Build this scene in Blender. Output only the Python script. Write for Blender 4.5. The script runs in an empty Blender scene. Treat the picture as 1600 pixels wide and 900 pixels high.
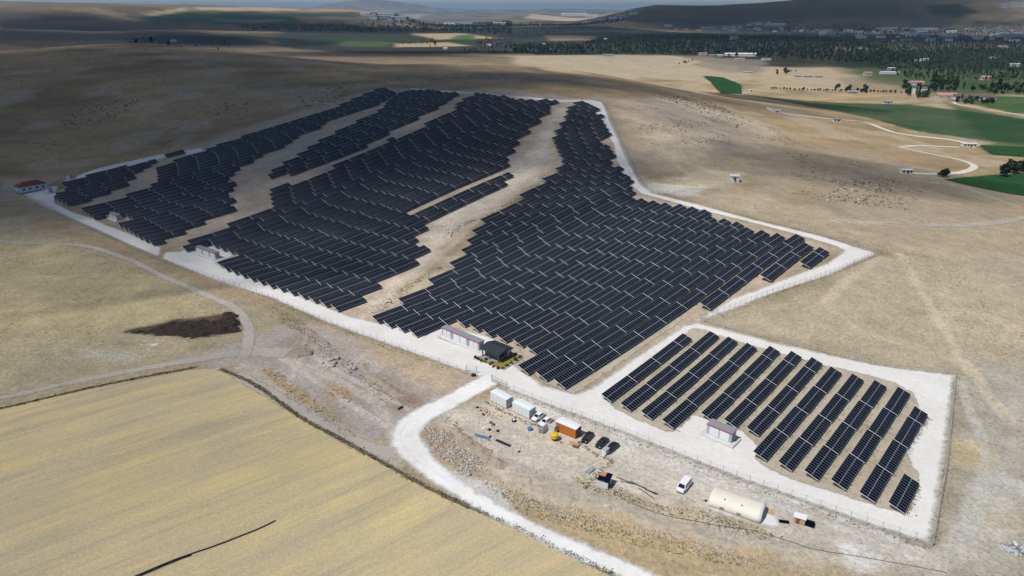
import bpy, bmesh, math, random
import numpy as np
from mathutils import Vector, Matrix
from mathutils.geometry import delaunay_2d_cdt

random.seed(7); rng = np.random.default_rng(7)
S = bpy.context.scene
R = math.radians

# ------------------------------------------------------------------ camera
FPX = 1067.0; CAMH = 100.0
PITCH = math.atan(438.0 / FPX)
cam = bpy.data.cameras.new("camera"); camo = bpy.data.objects.new("camera", cam)
S.collection.objects.link(camo); S.camera = camo
cam.sensor_width = 36.0; cam.lens = 36.0 * FPX / 1600.0
cam.clip_start = 1.0; cam.clip_end = 60000.0
camo.location = (0, 0, CAMH); camo.rotation_euler = (math.pi / 2 - PITCH, 0, 0)

# ------------------------------------------------------------------ light
SUN_AZ = 238.0      # clockwise from the view direction (+Y)
SUN_EL = 59.0
sdir = Vector((math.sin(R(SUN_AZ)) * math.cos(R(SUN_EL)), math.cos(R(SUN_AZ)) * math.cos(R(SUN_EL)), math.sin(R(SUN_EL))))
sl = bpy.data.lights.new("sun", 'SUN'); sl.energy = 3.75; sl.angle = R(0.5); sl.color = (1.0, 0.965, 0.915)
so = bpy.data.objects.new("sun", sl); S.collection.objects.link(so)
so.rotation_euler = sdir.to_track_quat('Z', 'Y').to_euler()
W = bpy.data.worlds.new("World"); S.world = W; W.use_nodes = True
nt = W.node_tree; bg = nt.nodes["Background"]
sky = nt.nodes.new("ShaderNodeTexSky"); sky.sky_type = 'NISHITA'; sky.sun_disc = False
sky.sun_elevation = R(SUN_EL); sky.sun_rotation = R(SUN_AZ); sky.altitude = 1100; sky.air_density = 1.0; sky.dust_density = 0.6; sky.ozone_density = 2.2
nt.links.new(sky.outputs[0], bg.inputs[0]); bg.inputs[1].default_value = 0.078
S.view_settings.view_transform = 'Standard'; S.view_settings.look = 'None'
S.view_settings.exposure = 0.0; S.view_settings.gamma = 1.0; S.view_settings.use_curve_mapping = False
try:
    S.cycles.transparent_max_bounces = 16; S.cycles.max_bounces = 5; S.cycles.diffuse_bounces = 2
    S.cycles.volume_bounces = 0
except Exception: pass

# ------------------------------------------------------------------ terrain
cp_, sp_ = math.cos(PITCH), math.sin(PITCH)
def ray(px, py):
    cx = (px - 800) / FPX; cy = -(py - 450) / FPX
    return np.array([cx, cp_ + sp_ * cy, -sp_ + cp_ * cy])
def flat(px, py, z):
    v = ray(px, py); t = (z - CAMH) / v[2]; return np.array([v[0] * t, v[1] * t, z])

CTL = [(0,895,0),(400,890,0),(800,895,0),(1200,890,0),(1595,890,0),(0,760,0),(400,740,0),(800,760,0),(1200,780,0),(1595,760,0),
(0,640,-1),(300,600,-1.5),(600,620,0),(900,650,0),(1590,640,0.5),(1480,580,1.5),(0,520,-3),(200,500,-4),(400,520,-3.5),
(1014,563,1.5),(889,524,0.5),(930,590,0.8),(1150,620,0.3),(1300,700,0),(1400,640,0.5),
(680,445,-3),(702,450,-3),(554,420,-4.5),(573,427,-4.5),(402,391,-7),(446,405,-6.5),(316,415,-7.5),(230,390,-8.5),(130,340,-9),(60,300,-9),(20,330,-9),(0,400,-7),
(700,304,5.5),(757,282,8),(817,324,5.5),(812,340,3.5),(743,288,8.5),
(1190,417,8),(1178,404,8),(1155,399,8),(1244,404,10),(1300,385,10),(1380,395,9),(1500,480,5),(1590,480,4),(1590,400,4),
(538,255,8.5),(516,237,10),(484,180,19),(644,171,27),(636,165,28),(812,170,32),(825,173,30.5),(915,215,20),(918,237,15),(942,275,12),(946,307,11),(1060,325,11),
(289,247,4),(372,215,8),(202,256,-3.5),(95,284,-8),(150,320,-7.5),
(850,104,37),(700,100,38),(560,100,39),(430,86,44),(250,74,50),(50,68,52),(100,140,30),(250,150,28),(350,160,24),(30,200,12),(150,220,4),(600,118,37),(760,122,36),
(960,125,33),(1040,160,26),(1000,200,24),(1100,200,18),(1150,250,12),(1148,279,10),(1300,300,7),(1200,190,10),(1400,330,4),
(1100,125,-6),(1250,165,-12),(1400,180,-14),(1590,200,-15),(1500,230,-13),(1590,270,-11),(1415,268,-3),(1560,330,-3),(1300,220,2)]
_P = [[*flat(x, y, z)[:2], z] for x, y, z in CTL]
for az, r, z in [(-40,1150,35),(-25,1150,20),(-10,1080,8),(0,1050,0),(10,1050,-10),(20,1100,-16),(35,1100,-16),(-40,1500,5),(-20,1500,-10),(0,1400,-18),(20,1500,-18),(40,1500,-18),(-55,300,-8),(-60,700,10),(55,300,0),(60,700,-12),(0,20,0),(-70,60,0),(70,60,0),(180,100,0),(-120,200,0),(120,200,0)]:
    _P.append([r * math.sin(R(az)), r * math.cos(R(az)), z])
_P = np.array(_P); _SC = 300.0
def _U(r2): return np.where(r2 > 1e-12, 0.5 * r2 * np.log(np.maximum(r2, 1e-12)), 0)
_X = _P[:, :2] / _SC; _n = len(_X)
_K = _U(((_X[:, None] - _X[None]) ** 2).sum(-1)) + 0.02 * np.eye(_n)
_Q = np.c_[np.ones(_n), _X]
_s = np.linalg.solve(np.block([[_K, _Q], [_Q.T, np.zeros((3, 3))]]), np.r_[_P[:, 2], 0, 0, 0])
_Wt, _Ct = _s[:_n], _s[_n:]

def sstep(a, b, x):
    t = np.clip((np.asarray(x, float) - a) / (b - a), 0, 1); return t * t * (3 - 2 * t)
_perm = rng.random((256, 256))
def vnoise(x, y, seed=0):
    x = np.asarray(x, float) + seed * 17.37; y = np.asarray(y, float) + seed * 9.11
    xi = np.floor(x).astype(int); yi = np.floor(y).astype(int); fx = x - xi; fy = y - yi
    fx = fx * fx * (3 - 2 * fx); fy = fy * fy * (3 - 2 * fy)
    g = lambda a, b: _perm[a & 255, b & 255]
    return (g(xi, yi) * (1 - fx) + g(xi + 1, yi) * fx) * (1 - fy) + (g(xi, yi + 1) * (1 - fx) + g(xi + 1, yi + 1) * fx) * fy
def fbm(x, y, o=4, seed=0):
    s = 0; a = 0.5; t = 0
    for k in range(o):
        s = s + a * vnoise(x * 2 ** k, y * 2 ** k, seed + k); t += a; a *= 0.5
    return s / t

def poly_sd(x, y, P):
    """signed distance to a polygon, positive inside"""
    d = np.full(x.shape, 1e18); ins = np.zeros(x.shape, bool); n = len(P)
    for i in range(n):
        ax, ay = P[i][:2]; bx, by = P[(i + 1) % n][:2]; ex, ey = bx - ax, by - ay
        t = np.clip(((x - ax) * ex + (y - ay) * ey) / (ex * ex + ey * ey + 1e-12), 0, 1)
        d = np.minimum(d, (x - ax - t * ex) ** 2 + (y - ay - t * ey) ** 2)
        c = ((ay > y) != (by > y)) & (x < (bx - ax) * (y - ay) / (by - ay + 1e-18) + ax); ins ^= c
    d = np.sqrt(d); return np.where(ins, d, -d)
def far_z(x, y):
    r = np.hypot(x, y); az = np.degrees(np.arctan2(x, y))
    z = -20 + 4 * (fbm(x / 700, y / 700, 3, 3) - 0.5) - 6 * sstep(4000, 9000, r)
    # dark mountain on the right
    hs = np.interp(az, [4, 7, 9, 11, 13, 15.5, 18, 20.5, 23.5, 27.5, 31.5, 35, 45, 60], [0, 45, 88, 128, 124, 118, 134, 158, 190, 232, 246, 236, 170, 60])
    bump = sstep(4700, 6500, r + 350 * (fbm(x / 900, y / 900, 3, 5) - 0.5)) * (1 - sstep(7200, 10500, r))
    z = z + (hs + 20) * bump * (az > 3) * sstep(3.5, 8, az) * (0.93 + 0.14 * fbm(x / 500, y / 500, 4, 9))
    # low hills on the left
    hl = np.interp(az, [-60, -35, -32, -28, -24, -19, -15, -12, -9, -6], [120, 142, 135, 130, 124, 112, 100, 88, 60, 0])
    bl = sstep(3600, 5600, r + 500 * (fbm(x / 800, y / 800, 3, 15) - 0.5)) * (1 - sstep(6500, 9000, r))
    z = z + (hl + 18) * bl * sstep(5, 9, -az)
    hl2 = np.interp(az, [-60, -36, -30, -24, -18, -12, -8], [60, 45, 30, 38, 22, 10, 0])
    z = z + hl2 * sstep(2300, 3200, r) * (1 - sstep(3300, 4300, r)) * sstep(4, 9, -az) * (0.6 + 0.8 * fbm(x / 600, y / 600, 3, 22))
    # pale ranges on the horizon
    z = z + 330 * np.exp(-((az + 11) / 4.5) ** 2) * sstep(19000, 22000, r) * (1 - sstep(23000, 27000, r))
    z = z + 150 * np.exp(-((az - 1) / 9.0) ** 2) * sstep(20000, 23000, r) * (1 - sstep(23500, 27000, r)) * fbm(x / 1500, y / 1500, 3, 30)
    return z
def near_z(x, y):
    out = np.empty(len(x)); a = x / _SC; b = y / _SC
    for i in range(0, len(x), 20000):
        A = a[i:i + 20000]; B = b[i:i + 20000]
        out[i:i + 20000] = _U((A[:, None] - _X[None, :, 0]) ** 2 + (B[:, None] - _X[None, :, 1]) ** 2) @ _Wt + _Ct[0] + _Ct[1] * A + _Ct[2] * B
    return out
def terr(x, y):
    x = np.atleast_1d(np.asarray(x, float)); y = np.atleast_1d(np.asarray(y, float)); sh = x.shape
    x = x.ravel(); y = y.ravel(); r = np.hypot(x, y)
    w = 1 - sstep(1050, 1450, r); z = far_z(x, y) * (1 - w)
    m = w > 0
    if m.any(): z[m] += near_z(x[m], y[m]) * w[m]
    # relief of the rough hillsides (none on the flat ground near by)
    q = sstep(330, 620, r) * w
    if m.any():
        FP = np.array([flat(*v)[:2] for v in [(60,300,-8),(250,240,0),(600,130,30),(720,136,33),(945,152,28),(1010,300,11),(1390,397,9),(1100,520,2),(760,555,0),(330,430,-7)]])
        q = q * sstep(0, 40, -poly_sd(x, y, FP))
    z = z + q * (3.0 * (fbm(x / 60, y / 60, 3, 40) - 0.5) * sstep(0, 14, z))
    return z.reshape(sh)
# height raster for everything within the near ground, so that every builder sees the same surface
_terr0 = terr; GX0, GY0, GS = -1300.0, -140.0, 4.0
_gx = GX0 + GS * np.arange(651); _gy = GY0 + GS * np.arange(436)
_GZ = _terr0(*np.meshgrid(_gx, _gy))
def terr(x, y):
    x = np.atleast_1d(np.asarray(x, float)); y = np.atleast_1d(np.asarray(y, float)); sh = x.shape
    x = x.ravel(); y = y.ravel(); a = (x - GX0) / GS; b = (y - GY0) / GS
    m = (a > 0) & (a < 649) & (b > 0) & (b < 434); z = np.empty(len(x))
    if m.any():
        a = a[m]; b = b[m]; i = a.astype(int); j = b.astype(int); a -= i; b -= j
        z[m] = (_GZ[j, i] * (1 - a) + _GZ[j, i + 1] * a) * (1 - b) + (_GZ[j + 1, i] * (1 - a) + _GZ[j + 1, i + 1] * a) * b
    if (~m).any(): z[~m] = _terr0(x[~m], y[~m])
    return z.reshape(sh)
def tz(x, y): return float(terr([x], [y])[0])
_T = np.concatenate([35 * 1.004 ** np.arange(0, 900), 35 * 1.004 ** 899 * 1.01 ** np.arange(1, 260)])
def at(px, py, h=0.0):
    """the place on the terrain (raised by h) that the photograph shows at a pixel"""
    v = ray(px, py); v = v / math.hypot(v[0], v[1])
    z = CAMH + v[2] * _T - h; g = terr(v[0] * _T, v[1] * _T)
    k = int(np.argmax(z < g))
    if k == 0: k = len(_T) - 1; t = _T[k]
    else:
        a = z[k - 1] - g[k - 1]; b = g[k] - z[k]; t = _T[k - 1] + (_T[k] - _T[k - 1]) * a / (a + b)
    return np.array([v[0] * t, v[1] * t, tz(v[0] * t, v[1] * t)])
def ats(pts, h=0.0): return np.array([at(p[0], p[1], h) for p in pts])

# ------------------------------------------------------------------ helpers
COL = S.collection
def srgb(r, g, b):
    f = lambda c: (c / 255 / 12.92) if c / 255 <= 0.04045 else ((c / 255 + 0.055) / 1.055) ** 2.4
    return (f(r), f(g), f(b))
class NB:
    """small node-graph builder"""
    def __init__(s, name):
        s.m = bpy.data.materials.new(name); s.m.use_nodes = True; s.t = s.m.node_tree
        s.p = s.t.nodes["Principled BSDF"]; s.out = s.t.nodes["Material Output"]; s.tc = None
    def n(s, typ, **kw):
        x = s.t.nodes.new(typ)
        for k, v in kw.items(): setattr(x, k, v)
        return x
    def l(s, a, b): s.t.links.new(a, b)
    def obj(s):
        if not s.tc: s.tc = s.n("ShaderNodeNewGeometry")
        return s.tc.outputs["Position"]
    def noise(s, scale, detail=4, rough=0.55, vec=None, dist=0.0):
        x = s.n("ShaderNodeTexNoise"); x.inputs["Scale"].default_value = scale; x.inputs["Detail"].default_value = detail
        x.inputs["Roughness"].default_value = rough; x.inputs["Distortion"].default_value = dist
        s.l(vec if vec is not None else s.obj(), x.inputs["Vector"]); return x.outputs["Fac"]
    def ramp(s, fac, stops):
        x = s.n("ShaderNodeValToRGB"); e = x.color_ramp.elements
        while len(e) < len(stops): e.new(0.5)
        for k, (p, c) in enumerate(stops):
            e[k].position = p; e[k].color = (*c, 1) if len(c) == 3 else c
        s.l(fac, x.inputs["Fac"]); return x.outputs["Color"]
    def mix(s, fac, a, b, mode='MIX'):
        x = s.n("ShaderNodeMix", data_type='RGBA', blend_type=mode)
        for sock, v in ((x.inputs[0], fac), (x.inputs[6], a), (x.inputs[7], b)):
            if isinstance(v, (int, float)): sock.default_value = v
            elif isinstance(v, tuple): sock.default_value = (*v, 1)
            else: s.l(v, sock)
        return x.outputs[2]
    def math(s, op, a, b=0.0, c=None):
        x = s.n("ShaderNodeMath", operation=op)
        for sock, v in zip(x.inputs, (a, b, c)):
            if v is None: continue
            if isinstance(v, (int, float)): sock.default_value = v
            else: s.l(v, sock)
        return x.outputs[0]
    def mapr(s, v, a, b, c, d):
        x = s.n("ShaderNodeMapRange"); s.l(v, x.inputs[0])
        for k, q in enumerate((a, b, c, d)): x.inputs[k + 1].default_value = q
        return x.outputs[0]
    def bump(s, h, strength, dist=0.1):
        x = s.n("ShaderNodeBump"); x.inputs["Strength"].default_value = strength; x.inputs["Distance"].default_value = dist
        s.l(h, x.inputs["Height"]); s.l(x.outputs[0], s.p.inputs["Normal"])
    def color(s, c):
        if isinstance(c, tuple): s.p.inputs["Base Color"].default_value = (*c, 1)
        else: s.l(c, s.p.inputs["Base Color"])
    def rough(s, r): s.p.inputs["Roughness"].default_value = r
    def spec(s, v): s.p.inputs["Specular IOR Level"].default_value = v
    def metal(s, v): s.p.inputs["Metallic"].default_value = v
    def alpha(s, a): s.l(a, s.p.inputs["Alpha"])

def plain(name, c, rough=0.6, metal=0.0, var=0.12, scale=3.0, spec=0.4):
    b = NB(name); f = b.noise(scale, 3)
    b.color(b.mix(f, tuple(x * (1 - var) for x in c), tuple(min(1, x * (1 + var)) for x in c)))
    b.rough(rough); b.metal(metal); b.spec(spec); return b.m

def new_obj(name, verts, faces, mats, parent=None, midx=None, smooth=False):
    me = bpy.data.meshes.new(name); me.from_pydata([tuple(map(float, v)) for v in verts], [], [tuple(map(int, f)) for f in faces]); 
    for m in (mats if isinstance(mats, (list, tuple)) else [mats]): me.materials.append(m)
    if midx is not None: me.polygons.foreach_set("material_index", np.asarray(midx, dtype=np.int32))
    if smooth: me.polygons.foreach_set("use_smooth", np.ones(len(me.polygons), dtype=bool))
    me.update(); o = bpy.data.objects.new(name, me); COL.objects.link(o)
    if parent is not None: o.parent = parent
    return o
def tri_obj(name, V, F, mats, midx=None, parent=None):
    """large triangle or quad soups straight from numpy"""
    V = np.asarray(V, dtype=np.float32); F = np.asarray(F, dtype=np.int32); k = F.shape[1]
    me = bpy.data.meshes.new(name); me.vertices.add(len(V)); me.vertices.foreach_set("co", V.ravel())
    me.loops.add(F.size); me.loops.foreach_set("vertex_index", F.ravel())
    me.polygons.add(len(F)); me.polygons.foreach_set("loop_start", np.arange(0, F.size, k, dtype=np.int32))
    for m in (mats if isinstance(mats, (list, tuple)) else [mats]): me.materials.append(m)
    if midx is not None: me.polygons.foreach_set("material_index", np.asarray(midx, dtype=np.int32))
    me.update(calc_edges=True); me.validate()
    o = bpy.data.objects.new(name, me); COL.objects.link(o)
    if parent is not None: o.parent = parent
    return o
class MB:
    def __init__(s): s.v = []; s.f = []; s.m = []
    def add(s, vs, fs, m=0):
        o = len(s.v); s.v += [tuple(v) for v in vs]; s.f += [tuple(i + o for i in f) for f in fs]; s.m += [m] * len(fs); return s
    def box(s, c, d, m=0, rz=0.0, M=None):
        x, y, z = d[0] / 2, d[1] / 2, d[2] / 2
        vs = [(-x,-y,-z),(x,-y,-z),(x,y,-z),(-x,y,-z),(-x,-y,z),(x,-y,z),(x,y,z),(-x,y,z)]
        ca, sa = math.cos(rz), math.sin(rz)
        vs = [(a * ca - b * sa + c[0], a * sa + b * ca + c[1], q + c[2]) for a, b, q in vs]
        if M is not None: vs = [tuple(M @ Vector(v)) for v in vs]
        return s.add(vs, [(0,3,2,1),(4,5,6,7),(0,1,5,4),(1,2,6,5),(2,3,7,6),(3,0,4,7)], m)
    def hexa(s, lo, hi, m=0):
        """lo, hi: four corner points each, same order"""
        return s.add(list(lo) + list(hi), [(0,3,2,1),(4,5,6,7),(0,1,5,4),(1,2,6,5),(2,3,7,6),(3,0,4,7)], m)
    def tube(s, a, b, r, n=6, m=0, r2=None):
        a = Vector(a); b = Vector(b); d = (b - a).normalized(); u = d.orthogonal().normalized(); w = d.cross(u)
        r2 = r if r2 is None else r2; vs = []
        for k in range(n):
            t = 2 * math.pi * k / n; q = u * math.cos(t) + w * math.sin(t); vs.append(a + q * r)
        for k in range(n):
            t = 2 * math.pi * k / n; q = u * math.cos(t) + w * math.sin(t); vs.append(b + q * r2)
        fs = [(k, (k + 1) % n, n + (k + 1) % n, n + k) for k in range(n)] + [tuple(range(n - 1, -1, -1)), tuple(range(n, 2 * n))]
        return s.add(vs, fs, m)
    def prism(s, pts, y0, y1, m=0):
        """profile in x,z pushed along y"""
        n = len(pts); vs = [(x, y0, z) for x, z in pts] + [(x, y1, z) for x, z in pts]
        return s.add(vs, [(k, (k + 1) % n, n + (k + 1) % n, n + k) for k in range(n)] + [tuple(range(n - 1, -1, -1)), tuple(range(n, 2 * n))], m)
    def build(s, name, mats, parent=None, smooth=False):
        o = new_obj(name, s.v, s.f, mats, parent, s.m, smooth)
        bm = bmesh.new(); bm.from_mesh(o.data); bmesh.ops.recalc_face_normals(bm, faces=bm.faces); bm.to_mesh(o.data); bm.free()
        return o
def tag(o, label=None, cat=None, group=None, kind=None):
    if label: o["label"] = label
    if cat: o["category"] = cat
    if group: o["group"] = group
    if kind: o["kind"] = kind
    return o
def thing(name, label, cat, loc=(0, 0, 0), rz=0.0, group=None):
    o = bpy.data.objects.new(name, None); o.empty_display_size = 1; COL.objects.link(o)
    o.location = tuple(loc); o.rotation_euler = (0, 0, rz); return tag(o, label, cat, group)
def copy_tree(o, parent=None):
    c = o.copy(); COL.objects.link(c); c.parent = parent
    for ch in list(o.children): copy_tree(ch, c)
    return c
ORD = "zeroth first second third fourth fifth sixth seventh eighth ninth tenth eleventh twelfth thirteenth fourteenth fifteenth sixteenth seventeenth eighteenth nineteenth twentieth".split()
def ordw(n):
    if n <= 20: return ORD[n]
    tens = {2: "twenty", 3: "thirty", 4: "forty", 5: "fifty", 6: "sixty"}
    te = {3: "thirtieth", 4: "fortieth", 5: "fiftieth", 6: "sixtieth"}
    return te[n // 10] if n % 10 == 0 else tens[n // 10] + "-" + ORD[n % 10]

# ------------------------------------------------------------------ clouds that shade the land, far above and behind the camera
def cloud(name, px, py, ru, rv, rot, dens, h=900.0, label=""):
    g = at(px, py); t = (h - g[2]) / sdir.z
    c = Vector(g) + sdir * t
    bm = bmesh.new(); bmesh.ops.create_icosphere(bm, subdivisions=4, radius=1.0)
    for v in bm.verts:
        n = fbm(np.array([v.co.x * 2.2 + px]), np.array([v.co.y * 2.2 + v.co.z + py]), 4, 50)[0]
        k = 0.72 + 0.5 * n; v.co.x *= k; v.co.y *= k; v.co.z *= (0.7 + 0.9 * n) if v.co.z > 0 else 0.5
    me = bpy.data.meshes.new(name); bm.to_mesh(me); bm.free()
    o = bpy.data.objects.new(name, me); COL.objects.link(o); o.location = c; o.scale = (ru, rv, 70); o.rotation_euler = (0, 0, -R(rot))
    b = NB("cloud_vapour"); tc = b.n("ShaderNodeTexCoord"); ob = tc.outputs["Object"]
    sx = b.n("ShaderNodeSeparateXYZ"); b.l(ob, sx.inputs[0])
    rr = b.math('SQRT', b.math('ADD', b.math('MULTIPLY', sx.outputs[0], sx.outputs[0]), b.math('MULTIPLY', sx.outputs[1], sx.outputs[1])))
    nz = b.noise(3.2, 6, 0.68, ob)
    f = b.mapr(b.math('ADD', rr, b.math('MULTIPLY', b.math('SUBTRACT', nz, 0.5), 1.3)), 1.0, 0.45, 0.0, dens)
    b.color((0.9, 0.9, 0.9)); b.rough(1.0); b.spec(0); b.alpha(f); o.data.materials.append(b.m)
    for p in o.data.polygons: p.use_smooth = True
    tag(o, label, None, None, "stuff"); return o
cloud("cloud", 130, 150, 600, 420, 20, 0.86, label="white cumulus cloud shading the dark hillside")
cloud("cloud", 890, 124, 330, 75, -6, 0.44, label="small cloud shading the ridge behind the farm")
cloud("cloud", 1180, 156, 170, 55, 39, 0.66, label="small cloud shading the slope by the green field")
cloud("cloud", 1180, 22, 2300, 2000, 10, 0.78, label="large cloud shading the dark mountain")
cloud("cloud", 1240, 57, 1500, 650, 12, 0.84, label="cloud shading the town and the tree belt")
cloud("cloud", 250, 44, 2000, 900, -15, 0.62, label="large cloud shading the far fields")
cloud("cloud", -60, 690, 120, 90, 30, 0.15, label="thin cloud shading the left end of the stubble")
cloud("cloud", 1340, 272, 120, 55, 15, 0.40, label="thin cloud shading the right slope")
cloud("cloud", 110, 63, 1000, 480, -8, 0.74, label="long cloud shading the hollow beyond the left hill")
cloud("cloud", 620, 84, 620, 170, 0, 0.6, label="thin cloud shading the land behind the ridge")

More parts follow.
